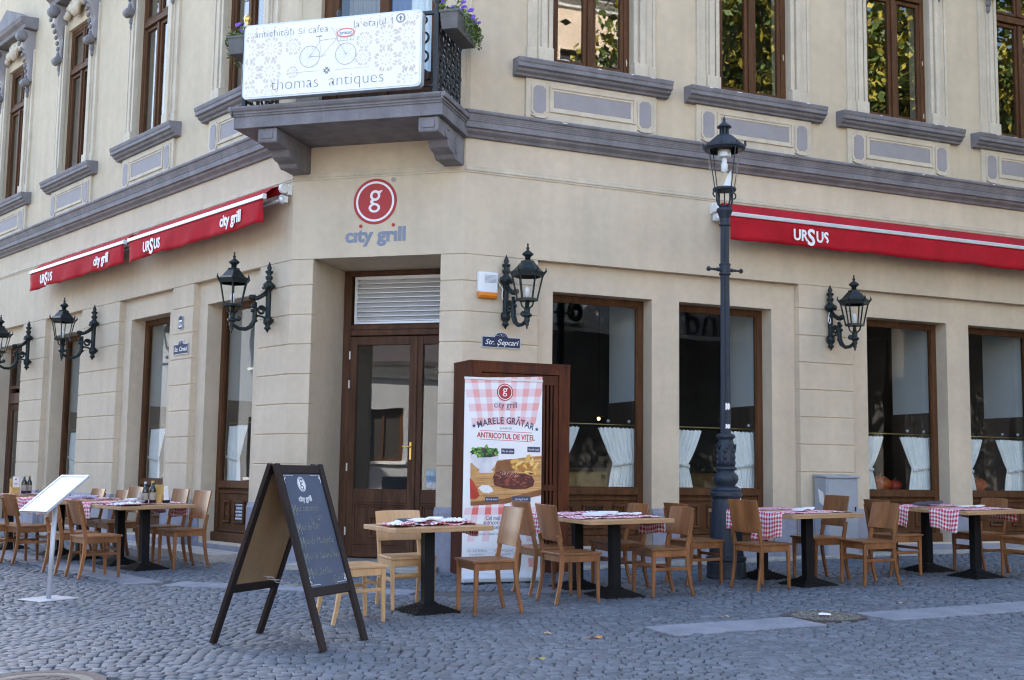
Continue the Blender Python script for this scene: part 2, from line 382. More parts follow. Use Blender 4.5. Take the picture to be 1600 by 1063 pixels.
# mouldings
corn = [(.05,5.20),(-.035,5.205),(-.05,5.235),(-.095,5.27),(-.105,5.30),(-.135,5.302),(-.135,5.375),(-.145,5.378),(-.145,5.395),(-.152,5.40),(-.152,5.416),(-.159,5.42),(-.159,5.436),(-.166,5.44),(-.166,5.455),(-.185,5.463),(-.192,5.485),(-.185,5.503),(.05,5.56)]
part('cornice', MB().sweepx(corn, -.06, XR), GREYTRIM, FR, bevel=.004)
part('cornice', MB().sweepx(corn, XL, .06), GREYTRIM, FL, bevel=.004)
strg = [(.03,4.785),(-.010,4.79),(-.012,4.812),(-.022,4.815),(-.022,4.835),(-.014,4.84),(-.014,4.872),(-.008,4.876),(.03,4.885)]
part('string_course', MB().sweepx(strg, 0, XR), MOULD, FR); part('string_course', MB().sweepx(strg, XL, 0), MOULD, FL); part('string_course', MB().sweepx(strg, 0, LC), MOULD, FC)

# ---- shop windows
def ornament(mb, cx, cz, y, s):
    for i in range(5):
        for j in range(5): mb.ball((cx+(i-2)*s*.38+(.1*s if j % 2 else 0), y, cz+(j-2)*s*.38), s*.17, 5, 4)
def shop_window(M, a, b, zb, zt, squares=True):
    y = .31; fw = .085
    mb = MB()
    mb.box(a, a+fw, y, y+.09, zb, zt).box(b-fw, b, y, y+.09, zb, zt).box(a+fw, b-fw, y+.002, y+.088, zt-.075, zt-.001)
    mb.box(a+fw, b-fw, y-.018, y+.085, 1.0, 1.085)
    wdw = part('shop_window', mb, BROWN, M, bevel=.006)
    obj('pane', MB().box(a+fw-.01, b-fw+.01, y+.045, y+.051, 1.08, zt-.07), GLASSD, wdw, M)
    gl = .016
    bd = MB(); xa, xb = a+fw, b-fw
    for q in ((xa,xa+gl,1.085,zt-.075),(xb-gl,xb,1.085,zt-.075),(xa+gl,xb-gl,1.085,1.085+gl),(xa+gl,xb-gl,zt-.075-gl,zt-.075)): bd.box(q[0],q[1],y+.02,y+.044,q[2],q[3])
    obj('glazing_bead', bd, BROWN, wdw, M)
    obj('panel_board', MB().box(a+fw, b-fw, y+.03, y+.08, zb+.12, 1.0), BROWN, wdw, M)
    obj('base_board', MB().box(a-.005, b+.005, y-.045, y+.085, zb, zb+.12), BROWN, wdw, M, bevel=.008)
    # moulded rails and square panels
    for z0, z1 in ((.93,.965),(zb+.125,zb+.16)): obj('rail', MB().box(xa+.01, xb-.01, y+.008, y+.03, z0, z1), BROWN, wdw, M, bevel=.006)
    n = 3; wq = (xb-xa-.12)/n
    for k in range(n):
        cx = xa+.06+wq*(k+.5); cz = (zb+.16+.93)/2; h = .15; hw = min(.17, wq/2-.03)
        if k != 1: hw *= .62
        f = MB()
        f.box(cx-hw, cx+hw, y+.0, y+.031, cz+h-.035, cz+h).box(cx-hw, cx+hw, y+.0, y+.031, cz-h, cz-h+.035)
        f.box(cx-hw, cx-hw+.035, y+.0, y+.031, cz-h+.035, cz+h-.035).box(cx+hw-.035, cx+hw, y+.0, y+.031, cz-h+.035, cz+h-.035)
        sq = obj('square_panel', f, BROWN, wdw, M, bevel=.007)
        if k == 1:
            g = MB(); ornament(g, cx, cz, y+.028, .12); obj('grille', g, SILVER if M is FL else IRON, wdw, M)
        else: obj('boss', MB().box(cx-hw*.38, cx+hw*.38, y+.012, y+.031, cz-h*.45, cz+h*.45), BROWN, wdw, M, bevel=.009)
    return wdw
for a, b in OPEN['R']: shop_window(FR, a, b, .38, 3.46)
for a, b in OPEN['L']: shop_window(FL, a, b, .29, 3.50)
# deep inner reveals: white above, timber below, and the dark room behind
def niche(M, a, b, zt, jamb_white=True):
    u = MB()
    u.box(a-.06, a-.012, .42, 1.25, 2.2, zt+.05).box(b+.012, b+.06, .42, 1.25, 2.2, zt+.05).box(a-.06, b+.06, .42, 1.25, zt+.051, zt+.1)
    part('inner_reveal', u, WHITEW, M)
    part('inner_panelling', MB().box(a-.07, a-.004, .42, 1.27, .3, 2.198).box(b+.004, b+.07, .42, 1.27, .3, 2.198), DARKWOOD, M)
    part('window_board', MB().box(a-.003, b+.003, .40, 1.15, 1.03, 1.06), DARKWOOD, M)
for a, b in OPEN['R']: niche(FR, a, b, 3.46)
for a, b in OPEN['L']: niche(FL, a, b, 3.50)
def room(M, x0, x1, y0, y1, z0, z1, m, floor=None):
    r = MB(); r.quad((x0,y1,z0),(x1,y1,z0),(x1,y1,z1),(x0,y1,z1)).quad((x0,y0,z0),(x0,y1,z0),(x0,y1,z1),(x0,y0,z1)).quad((x1,y0,z0),(x1,y1,z0),(x1,y1,z1),(x1,y0,z1))
    r.quad((x0,y0,z1),(x0,y1,z1),(x1,y1,z1),(x1,y0,z1)).quad((x0,y0,z0),(x0,y1,z0),(x1,y1,z0),(x1,y0,z0))
    part('room_wall', r, m, M)
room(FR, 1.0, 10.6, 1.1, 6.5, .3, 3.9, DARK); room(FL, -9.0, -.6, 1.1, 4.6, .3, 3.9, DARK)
# inner wall skins between the niches keep the daylight out of the piers
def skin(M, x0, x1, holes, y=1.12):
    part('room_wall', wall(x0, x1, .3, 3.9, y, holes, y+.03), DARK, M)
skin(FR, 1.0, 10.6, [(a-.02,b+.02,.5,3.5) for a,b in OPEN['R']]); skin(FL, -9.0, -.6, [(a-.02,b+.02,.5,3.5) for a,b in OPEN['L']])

# ---- upper windows
def upper_window(M, c):
    a, b, y, fw = c-UHW, c+UHW, .085, .075
    mb = MB().box(a, a+fw, y, y+.1, UZ0, UZ1).box(b-fw, b, y, y+.1, UZ0, UZ1).box(a+fw, b-fw, y+.002, y+.098, UZ1-fw, UZ1-.001).box(a+fw, b-fw, y+.002, y+.098, UZ0+.001, UZ0+.06)
    wdw = part('upper_window', mb, BROWN, M, bevel=.006)
    obj('transom', MB().sweepx([(y-.03,8.10),(y-.03,8.13),(y-.015,8.15),(y-.02,8.20),(y+.09,8.23),(y+.09,8.09)], a+fw, b-fw), BROWN, wdw, M)
    obj('mullion', MB().box(c-.035, c+.035, y-.016, y+.09, UZ0+.06, 8.09), BROWN, wdw, M, bevel=.008)
    obj('mullion', MB().box(c-.03, c+.03, y-.004, y+.09, 8.23, UZ1-fw), BROWN, wdw, M, bevel=.008)
    for x0, x1 in ((a+fw, c-.035), (c+.035, b-fw)):
        for z0, z1, s in ((UZ0+.06, 8.09, .055), (8.23, UZ1-fw, .045)):
            f = MB().box(x0+.003, x0+s, y+.012, y+.07, z0+.002, z1-.002).box(x1-s, x1-.003, y+.012, y+.07, z0+.002, z1-.002).box(x0+s, x1-s, y+.013, y+.069, z0+.002, z0+s).box(x0+s, x1-s, y+.013, y+.069, z1-s, z1-.002)
            obj('casement', f, BROWN, wdw, M, bevel=.005)
            obj('pane', MB().box(x0+s-.006, x1-s+.006, y+.04, y+.046, z0+s-.006, z1-s+.006), GLASS, wdw, M)
    # architrave strips left and right with base blocks
    for sgn in (-1, 1):
        e = c+sgn*UHW
        def bx(mb, d0, d1, y0, z0, z1):
            x0, x1 = sorted((e+sgn*d0, e+sgn*d1)); mb.box(x0, x1, y0, .05, z0, z1); return mb
        s = MB(); bx(s, 0, .055, -.035, 6.45, UZ1+.1); bx(s, .055, .085, -.012, 6.45, UZ1+.1); bx(s, .085, .16, -.05, 6.45, UZ1+.1); bx(s, .16, .19, -.02, 6.45, UZ1+.1); bx(s, .19, .29, .004, 6.45, UZ1+.1); bx(s, .29, .33, -.012, 6.45, UZ1+.1)
        st = part('architrave', s, MOULD, M, bevel=.005)
        o = MB(); bx(o, -.002, .20, -.065, UZ0-.01, 6.45); bx(o, .20, .34, -.022, UZ0-.01, 6.449); obj('base_block', o, MOULD, st, M, bevel=.006)
    sill = [(.05,6.05),(-.05,6.055),(-.06,6.08),(-.10,6.10),(-.115,6.13),(-.15,6.14),(-.15,6.19),(-.16,6.195),(-.17,6.235),(-.17,6.25),(.06,6.275)]
    part('window_sill', MB().sweepx(sill, c-1.08, c+1.08), GREYTRIM, M, bevel=.004)
    ap = part('apron_panel', MB().box(c-.915, c+.915, -.012, .05, 5.5, 6.052), MOULD, M, bevel=.004)
    fr = MB()
    X0_, X1_, Z0_, Z1_ = c-.60, c+.60, 5.655, 5.985
    for k, (t, yy) in enumerate(((.03,-.034),(.03,-.022))):
        fr.box(X0_,X1_,yy,.0,Z1_-t,Z1_).box(X0_,X1_,yy,.0,Z0_,Z0_+t).box(X0_,X0_+t,yy,.0,Z0_+t,Z1_-t).box(X1_-t,X1_,yy,.0,Z0_+t,Z1_-t)
        X0_ += t; X1_ -= t; Z0_ += t; Z1_ -= t
    obj('panel_frame', fr, MOULD, ap, M, bevel=.003)
    obj('lilac_panel', MB().box(c-.535, c+.535, -.0165, -.01, 5.72, 5.92), LILAC, ap, M)
    for s_ in (-1, 1):
        x = c+s_*.74; w_, ch = .088, .04
        def octo(k): return [(x-w_-k+ch,5.62-k),(x+w_+k-ch,5.62-k),(x+w_+k,5.62+ch-k),(x+w_+k,5.97-ch+k),(x+w_+k-ch,5.97+k),(x-w_-k+ch,5.97+k),(x-w_-k,5.97-ch+k),(x-w_-k,5.62+ch-k)]
        ct = obj('cartouche', MB().prism(octo(.022), -.03, .0), MOULD, ap, M, bevel=.005)
        obj('lilac_panel', MB().prism(octo(-.004), -.0345, -.028), LILAC, ap, M)
        obj('guttae', MB().prism([(x-.11,5.60),(x-.11,5.585),(x-.05,5.56),(x+.05,5.56),(x+.11,5.585),(x+.11,5.60)], -.045, -.01), MOULD, ap, M)
    # hood on scrolled consoles
    for s_ in (-1, 1):
        x = c+s_*(UHW+.17)
        pr = []
        for t in range(15):
            z = 8.42+.98*t/14; d = .05+.17*(t/14)**1.6+.03*math.sin(t*.9)
            pr.append((-d, z))
        k = MB().sweepx([(.05,8.42)]+pr+[(.05,9.40)], x-.085, x+.085)
        co = part('console', k, LILAC, M, bevel=.012, seg=2)
        sc = MB()
        for (yy, zz, rr) in ((-.10,8.40,.075),(-.20,9.28,.10)): sc.lathe([(1e-4,-.1),(rr*.7,-.1),(rr,-.075),(rr,.075),(rr*.7,.1),(1e-4,.1)], 14, T(x,yy,zz) @ RY(R_(90)))
        for j in range(7): sc.ball((x, -.085-.16*(j/6)**1.6, 8.52+.1*j), .05, 6, 5, (1,.6,.9))
        sc.ball((x,-.05,8.27),.05,6,5,(1,.8,1.3)); sc.ball((x,-.045,8.18),.035,6,5,(1,.8,1.6))
        obj('scroll', sc, GREYTRIM, co, M, smooth=True)
    hd = MB()
    prof = [(.05,9.40),(-.20,9.41),(-.22,9.47),(-.28,9.52),(-.31,9.60),(.05,9.64)]
    hd.sweepx(prof, c-UHW-.36, c+UHW+.36)
    hd.prism([(c-UHW-.36,9.60),(c+UHW+.36,9.60),(c,9.98)], -.28, .05)
    part('window_hood', hd, GREYTRIM, M, bevel=.006)
    orn = MB(); rr = random.Random(int(c*100))
    for j in range(16):
        t = (j-7.5)/7.5; orn.ball((c+t*.52, -.04-.03*(1-abs(t)), 9.17+.12*(1-t*t)+rr.uniform(-.05,.05)), .075, 6, 5, (1, .8, rr.uniform(.7,1.3)))
    for j in range(7): orn.tube([(c+(j-3)*.03, -.06, 9.05), (c+(j-3)*.06, -.1, 9.18), (c+(j-3)*.085, -.09, 9.36)], [.02,.04,.012], 6)
    part('garland', orn, MOULD, M, smooth=True)
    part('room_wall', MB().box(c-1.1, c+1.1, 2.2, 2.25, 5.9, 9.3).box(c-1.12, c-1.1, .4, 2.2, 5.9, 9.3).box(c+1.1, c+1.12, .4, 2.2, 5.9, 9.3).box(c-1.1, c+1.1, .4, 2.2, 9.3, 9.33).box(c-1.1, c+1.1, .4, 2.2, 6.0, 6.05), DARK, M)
    return wdw
for c in UPW['R'][:5]: upper_window(FR, c)
for c in UPW['L']: upper_window(FL, c)
def drape(M, x0, x1, z0, z1, y, m, amp=.02, per=.07, name='drape'):
    mb = MB(); n = int((x1-x0)/per*6)
    for i in range(n+1):
        x = x0+(x1-x0)*i/n; mb.v += [(x, y+amp*math.sin(x/per*6.28), z0), (x, y+amp*math.sin(x/per*6.28+.3), z1)]
        mb.mi += []
    for i in range(n): mb.f.append((2*i, 2*i+2, 2*i+3, 2*i+1)); mb.mi.append(0)
    return part(name, mb, m, M, smooth=True)
BEIGE = mat('beige_drape', (.30,.24,.19), .9, .1, 6); NAVY = mat('blue_drape', (.12,.17,.33), .9, .1, 6)
for c in UPW['L'][1:]: drape(FL, c-.5, c+.5, 6.3, 8.05, .26, BEIGE)

# ---- balcony door over the corner
y = .12
mb = MB().box(.28,.47,y,y+.1,5.5,8.6).box(1.71,1.90,y,y+.1,5.5,8.6).box(.47,1.71,y,y+.1,8.4,8.6).box(1.03,1.15,y-.015,y+.1,5.5,8.4).box(.47,1.03,y,y+.1,6.0,6.1).box(1.15,1.71,y,y+.1,6.0,6.1).box(.47,1.03,y+.02,y+.08,5.5,6.0).box(1.15,1.71,y+.02,y+.08,5.5,6.0)
bd = part('balcony_door', mb, BROWN, FC, bevel=.008)
for a, b in ((.47,1.03),(1.15,1.71)): obj('pane', MB().box(a,b,y+.05,y+.056,6.1,8.4), GLASS, bd, FC)
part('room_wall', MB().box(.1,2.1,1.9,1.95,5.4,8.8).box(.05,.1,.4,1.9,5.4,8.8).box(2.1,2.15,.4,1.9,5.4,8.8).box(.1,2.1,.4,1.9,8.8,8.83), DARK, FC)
drape(FC, .95, 1.35, 5.6, 8.3, .4, NAVY); drape(FC, 1.35, 1.72, 5.6, 8.3, .35, CURTAIN); drape(FC, .48, .9, 5.6, 8.3, .45, BEIGE)

# ---- balcony: moulded slab, two brackets, iron railing
BX0, BX1, BW = -.33, 2.27, .98
slab = [(.10,5.20),(-BW+.05,5.205),(-BW+.045,5.20),(-BW+.01,5.202),(-BW+.01,5.335),(-BW-.005,5.34),(-BW-.005,5.36),(-BW-.02,5.365),(-BW-.02,5.385),(-BW-.04,5.40),(-BW-.055,5.425),(-BW-.055,5.445),(-BW-.03,5.455),(.10,5.50)]
bs = part('balcony_slab', MB().sweepx(slab, BX0+.01, BX1-.01), GREYTRIM, FC, bevel=.005)
for e, s_ in ((BX1-.01, 1), (BX0+.01, -1)):
    sm = MB()
    for z0, z1, t in ((5.335,5.36,.012),(5.36,5.39,.027),(5.39,5.45,.05)):
        x0, x1 = sorted((e, e+s_*t)); sm.box(x0, x1, -BW-.05, .35 if s_ > 0 else .6, z0, z1)
    obj('end_moulding', sm, GREYTRIM, bs, FC, bevel=.006)
for x0, x1 in ((1.965,2.205),(-.02,.22)):
    pr = [(.05,5.199),(-.93,5.199),(-.93,5.02),(-.915,4.995),(-.70,4.985),(-.66,5.0),(-.62,4.985),(-.60,4.95),(-.565,4.90),(-.50,4.87),(-.44,4.865),(-.40,4.85),(-.36,4.80),(-.31,4.79),(-.28,4.80),(.05,4.80)]
    pr = [(yy, 5.199-(5.199-z)*(.85)) for yy, z in pr]
    br = part('bracket', MB().sweepx(pr, x0, x1), GREYTRIM, FC, bevel=.012, seg=2)
    obj('face_panel', MB().box(x0+.045, x1-.045, -.942, -.925, 5.07, 5.17), GREYTRIM, br, FC, bevel=.006)
    for xs in (x0-.004, x1+.004):
        pts = [(xs, -.62+.10*math.cos(t*.5), 5.08+.055*math.sin(t*.5)) for t in range(2, 11)]; q = MB().tube(pts, .008, 5)
        q.tube([(xs, -.30+.06*math.cos(t*.4), 5.03+.10*math.sin(t*.4)) for t in range(4, 13)], .008, 5)
        obj('scroll', q, GREYTRIM, br, FC)
# railing
RZ0, RZ1 = 5.50, 6.42
rl = MB()
xf0, xf1, yf = BX0+.10, BX1-.12, -BW+.08
rl.box(xf0, xf1, yf-.02, yf+.02, RZ1-.03, RZ1+.012).box(xf0, xf1, yf-.015, yf+.015, RZ0+.05, RZ0+.075)
for x in (xf0, xf1): rl.box(x-.02, x+.02, yf+.02, .03, RZ1-.03, RZ1+.012).box(x-.015, x+.015, yf+.015, .03, RZ0+.05, RZ0+.075)
rail = part('balcony_railing', rl, RAIL, FC, bevel=.004)
for x in (xf0, xf1):
    obj('post', MB().box(x-.028, x+.028, yf-.028, yf+.028, 5.45, RZ1+.03), RAIL, rail, FC, bevel=.004)
    obj('finial', MB().lathe([(.02,0),(.028,.02),(.015,.04),(.035,.075),(.045,.105),(.035,.135),(.012,.155),(.0001,.165)], 10, T(x, yf, RZ1+.025)), BRASS if x == xf0 else RAIL, rail, FC, smooth=True)
obj('finial', MB().lathe([(.03,0),(.02,.04),(.035,.08),(.02,.11),(.0001,.13)], 8, T(.95, yf, RZ1+.01)), RAIL, rail, FC, smooth=True)
def scroll(mb, P, s, flip=1, turns=1.35, r=.011):
    """a C scroll with a leaf in the plane given by P(u,v)"""
    pts = []
    for i in range(22):
        t = i/21; a = t*turns*2*math.pi; rr = s*(1-.72*t)
        pts.append(P(flip*(rr*math.cos(a)), rr*math.sin(a)))
    mb.tube(pts, [r*(1+.8*t/21) for t in range(22)], 5)
sd_len = -yf
for x in (xf1, xf0):
    nrow, ncol = 4, 5
    for i in range(ncol):
        yc = yf+.06+(sd_len-.10)*(i+.5)/ncol
        for j in range(nrow):
            zc = RZ0+.10+(RZ1-RZ0-.16)*(j+.5)/nrow; m_ = MB(); fl = 1 if (i+j) % 2 else -1
            scroll(m_, lambda u, v: (x, yc+u, zc+v), .095, fl)
            m_.ball((x, yc+fl*.02, zc-.095), .03, 6, 4, (.5,1,1.5)); m_.ball((x, yc-fl*.06, zc+.05), .026, 6, 4, (.5,1.4,1)); m_.ball((x, yc+fl*.065, zc+.075), .022, 6, 4, (.5,1,1))
            obj('scroll', m_, RAIL, rail, FC, smooth=True)
    for i in range(ncol+1):
        yc = yf+.03+(sd_len-.08)*i/ncol; obj('bar', MB().box(x-.008, x+.008, yc-.008, yc+.008, RZ0+.075, RZ1-.03), RAIL, rail, FC)
nf = 11
for i in range(nf):
    xc = xf0+.06+(xf1-xf0-.12)*(i+.5)/nf
    for zc in (RZ1-.09, RZ0+.18, RZ0+.40, RZ0+.62):
        m_ = MB(); fl = 1 if i % 2 else -1; s_ = .055 if zc > RZ1-.1 else .09
        scroll(m_, lambda u, v: (xc+u, yf, zc+v), s_, fl); m_.ball((xc, yf, zc-s_), .02, 6, 4)
        obj('scroll', m_, RAIL, rail, FC, smooth=True)

# ---- corner door
y = .95
ZT, ZB = 3.83, .17
mb = MB()
mb.box(DX0+.002, DX0+.105, y, y+.1, ZB, J0-.003).box(DX1-.105, DX1-.002, y, y+.1, ZB, J0-.003).box(DX0+.105, DX1-.105, y+.002, y+.098, 3.74, J0-.004)
mb.box(DX0+.105, DX1-.105, y-.02, y+.095, 2.97, 3.045).box(DX0+.105, DX1-.105, y-.005, y+.095, 3.045, 3.115)
door = part('corner_door', mb, DOORW, FC, bevel=.008)
lx0, lx1, lz0, lz1 = .445, 1.79, 3.12, 3.735
obj('louvre_frame', MB().box(lx0, lx0+.035, y-.012, y+.05, lz0, lz1).box(lx1-.035, lx1, y-.012, y+.05, lz0, lz1).box(lx0+.035, lx1-.035, y-.011, y+.05, lz0, lz0+.03).box(lx0+.035, lx1-.035, y-.011, y+.05, lz1-.045, lz1), STEEL, door, FC, bevel=.003)
ns = 9
for k in range(ns):
    z = lz0+.03+(lz1-lz0-.075)*k/ns; h = (lz1-lz0-.075)/ns
    obj('louvre_slat', MB().sweepx([(y+.004,z+h*.30),(y-.010,z+.004),(y-.010,z+.014),(y+.034,z+h+.012),(y+.036,z+h)], lx0+.035, lx1-.035), STEEL, door, FC)
obj('louvre_backing', MB().box(lx0+.03, lx1-.03, y+.04, y+.06, lz0, lz1), DARK, door, FC)
def leaf(x0, x1, sw, handle=False):
    m_ = MB().box(x0, x0+sw, y+.0, y+.06, ZB+.01, 2.96).box(x1-sw, x1, y+.0, y+.06, ZB+.01, 2.96)
    m_.box(x0+sw, x1-sw, y+.002, y+.058, 2.85, 2.96).box(x0+sw, x1-sw, y+.002, y+.058, .86, 1.03).box(x0+sw, x1-sw, y+.002, y+.058, ZB+.01, .30).box(x0+sw, x1-sw, y+.028, y+.055, .30, .86)
    l = obj('door_leaf', m_, DOORW, door, FC, bevel=.006)
    xa, xb = x0+sw, x1-sw
    obj('door_pane', MB().box(xa-.005, xb+.005, y+.03, y+.036, 1.025, 2.855), GLASS, door, FC)
    q = MB()
    for t, yy in ((0,.004),(.03,.014)):
        q.box(xa+t,xb-t,y+yy,y+.03,.86-t-.028,.86-t).box(xa+t,xb-t,y+yy,y+.03,.30+t,.30+t+.028).box(xa+t,xa+t+.028,y+yy,y+.03,.33+t,.83-t).box(xb-t-.028,xb-t,y+yy,y+.03,.33+t,.83-t)
    obj('door_moulding', q, DOORW, door, FC, bevel=.005)
    cx = (xa+xb)/2; s_ = min(.14, (xb-xa)/2-.1)
    q = MB().box(cx-s_,cx+s_,y-.002,y+.03,.56+s_-.035,.56+s_).box(cx-s_,cx+s_,y-.002,y+.03,.56-s_,.56-s_+.035).box(cx-s_,cx-s_+.035,y-.002,y+.03,.56-s_+.035,.56+s_-.035).box(cx+s_-.035,cx+s_,y-.002,y+.03,.56-s_+.035,.56+s_-.035).box(cx-.04,cx+.04,y+.008,y+.03,.52,.60)
    obj('square_panel', q, DOORW, door, FC, bevel=.006)
leaf(.40, 1.302, .09); leaf(1.306, 1.828, .085)
obj('weather_bar', MB().box(1.27, 1.325, y-.022, y+.0, ZB+.02, 2.95), DOORW, door, FC, bevel=.008)
hp = MB().box(1.245, 1.275, y-.03, y-.0, 1.40, 1.62); hp.tube([(1.26,y-.03,1.56),(1.26,y-.075,1.56),(1.17,y-.08,1.565)], .011, 6)
obj('door_handle', hp, BRASS, door, FC, bevel=.003)
for z in (2.72, 2.35, 1.3, .5): obj('hinge', MB().lathe([(.011,-.05),(.011,.05)], 8, T(.398, y-.008, z)), ALU, door, FC)
for i, (zz, cc) in enumerate(((1.24,(.35,.5,.6)),(1.165,(.15,.28,.45)),(1.09,(.55,.55,.55)))):
    obj('sticker', MB().box(1.46, 1.62, y+.0265, y+.0285, zz-.033, zz+.033), mat('sticker_print', cc, .4, .4, 25), door, FC)
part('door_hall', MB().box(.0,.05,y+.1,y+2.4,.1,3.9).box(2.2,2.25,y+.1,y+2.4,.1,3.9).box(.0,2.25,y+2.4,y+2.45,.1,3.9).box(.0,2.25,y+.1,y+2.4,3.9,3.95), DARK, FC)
part('door_step', MB().box(DX0+.0, DX1-.0, .05, y+.9, -.2, .165), STONE, FC, bevel=.012)

# ---- side door at the far left
y = .31; a, b = LDOOR
m_ = MB().box(a,a+.1,y,y+.1,.25,3.5).box(b-.1,b,y,y+.1,.25,3.5).box(a+.1,b-.1,y,y+.1,3.4,3.5).box(a+.1,b-.1,y-.03,y+.1,2.42,2.62).box(a+.1,b-.1,y-.01,y+.1,2.70,2.76)
sdoor = part('side_door', m_, DOORW, FL, bevel=.008)
obj('door_leaf', MB().box(a+.1,a+.2,y+.02,y+.07,.27,2.42).box(b-.2,b-.1,y+.02,y+.07,.27,2.42).box(a+.2,b-.2,y+.022,y+.068,.27,.95).box(a+.2,b-.2,y+.022,y+.068,2.3,2.42), DOORW, sdoor, FL, bevel=.006)
obj('pane', MB().box(a+.19,b-.19,y+.04,y+.046,.95,2.3), GLASS, sdoor, FL); obj('pane', MB().box(a+.1,b-.1,y+.05,y+.056,2.76,3.4), GLASS, sdoor, FL)
obj('notice', MB().box(b-.44,b-.22,y+.034,y+.038,1.93,2.26), WHITEPR, sdoor, FL)
obj('notice', MB().box(b-.44,b-.24,y+.034,y+.038,1.42,1.58), mat('notice_blue',(.3,.45,.5),.6,.2,20), sdoor, FL)
obj('notice', MB().box(b-.44,b-.24,y+.034,y+.038,1.24,1.40), mat('notice_green',(.35,.45,.35),.6,.2,20), sdoor, FL)
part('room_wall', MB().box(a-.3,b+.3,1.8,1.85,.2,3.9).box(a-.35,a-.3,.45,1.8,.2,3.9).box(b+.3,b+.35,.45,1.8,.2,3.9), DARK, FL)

rc = random.Random(77)
def chip(M, x, y, z, w_, h, m, nm='paint_chip'):
    n = 7; pts = [(x+w_*rc.uniform(.5,1)*math.cos(6.283*k/n), z+h*rc.uniform(.5,1)*math.sin(6.283*k/n)) for k in range(n)]
    part(nm, MB().prism(pts, y-.0012, y+.0005), m, M)
for c in UPW['R'][:4]:
    for k in range(3): chip(FR, c+rc.uniform(-.8,.8), -.1702, 6.243, rc.uniform(.02,.06), .006, WHITEP)
    for k in range(3): chip(FR, c+rc.choice((-1,1))*(UHW-.04), .0848, rc.uniform(6.4,7.8), .012, rc.uniform(.03,.09), MOULD)
for x in (1.2,3.3,5.9,6.8,8.1): chip(FR, x, -.1925, 5.487, rc.uniform(.02,.05), .007, WHITEP)

# ================================================================== GROUND
JOINT = mat('joint_sand', (.07,.067,.063), .95, .3, 25, .3, 80)
def sett_material():
    m = mat('granite_sett', (.098,.112,.132), .6, .22, 30, .22, 160, fine=.2)
    n = m.node_tree.nodes; L = m.node_tree.links; p = n['Principled BSDF']
    at = n.new('ShaderNodeAttribute'); at.attribute_name = 'tone'
    oi = n.new('ShaderNodeObjectInfo')
    src = p.inputs['Base Color'].links[0].from_socket
    hv = n.new('ShaderNodeHueSaturation'); mx = n.new('ShaderNodeMath'); mx.operation = 'ADD'; mx.inputs[1].default_value = 0
    L.new(at.outputs['Fac'], mx.inputs[0]); L.new(mx.outputs[0], hv.inputs['Value']); L.new(src, hv.inputs['Color']); L.new(hv.outputs[0], p.inputs['Base Color'])
    return m
SETT = sett_material()
def sett_material_obj():
    m = SETT.copy(); n = m.node_tree.nodes; L = m.node_tree.links
    mx = [q for q in n if q.type == 'MATH' and q.operation == 'ADD'][0]; oi = [q for q in n if q.type == 'OBJECT_INFO'][0]
    mr = n.new('ShaderNodeMapRange'); mr.inputs[3].default_value = .78; mr.inputs[4].default_value = 1.25
    L.new(oi.outputs['Random'], mr.inputs[0]); L.new(mr.outputs[0], mx.inputs[0]); return m
SETTO = sett_material_obj()

gb = MB(); N_ = 24
gx = [-70+140*i/N_ for i in range(N_+1)]; gy = [-50+110*i/N_ for i in range(N_+1)]
for yy in gy:
    for xx in gx: gb.v.append((xx, yy, gz(xx, yy)-.015))
for j in range(N_):
    for i in range(N_): a = j*(N_+1)+i; gb.f.append((a, a+1, a+N_+2, a+N_+1)); gb.mi.append(0)
ground = obj('ground', gb, JOINT, kind='structure')

IFR, IFC, IFL = FR.inverted(), FC.inverted(), FL.inverted()
def wall_dist(x, y):
    """distance in front of the building (positive towards the street)"""
    p = Vector((x, y, 0)); return max(-(IFR @ p).y, -(IFC @ p).y, -(IFL @ p).y)
def bands(x, y):
    p = Vector((x, y, 0)); r = IFR @ p; l = IFL @ p; c = IFC @ p; wd = wall_dist(x, y)
    if 1.78 < wd < 2.22 and (r.x < 1.2): return True                 # gutter slabs round the corner
    if -5.06 < r.y < -4.54 and r.x > -.25 and (r.x < 1.25 or r.x > 1.88) and r.x < 14: return True
    return False
MHC = (-2.83, 7.50, .40); DRC = (2.70, 10.52, .34)
# sett shapes
def sett_verts(wx, wy, k):
    r = np.random.default_rng(100+k); j = lambda: r.uniform(-.005, .005)
    b = .006
    top = [(-wx/2+b+j(), -wy/2+b+j(), r.uniform(-.002,.002)), (wx/2-b+j(), -wy/2+b+j(), r.uniform(-.002,.002)), (wx/2-b+j(), wy/2-b+j(), r.uniform(-.002,.002)), (-wx/2+b+j(), wy/2-b+j(), r.uniform(-.002,.002))]
    mid = [(x*1.0+(b if x > 0 else -b), y+(b if y > 0 else -b), -.006) for x, y, z in top]
    bot = [(x*.97, y*.97, -.04) for x, y, z in mid]
    c = [(0, 0, .002)]
    return np.array(top+mid+bot+c)
SF = [(0,1,12),(1,2,12),(2,3,12),(3,0,12)]+[(4,5,1,0),(5,6,2,1),(6,7,3,2),(7,4,0,3),(8,9,5,4),(9,10,6,5),(10,11,7,6),(11,8,4,7)]
SV = [sett_verts(.080+.010*(k % 4)/3, .074+.008*(k % 3)/2, k) for k in range(10)]
pos = []
PITX, PITY, PER, AMP = .091, .084, 1.6, .19
row = 0; yy = 5.2
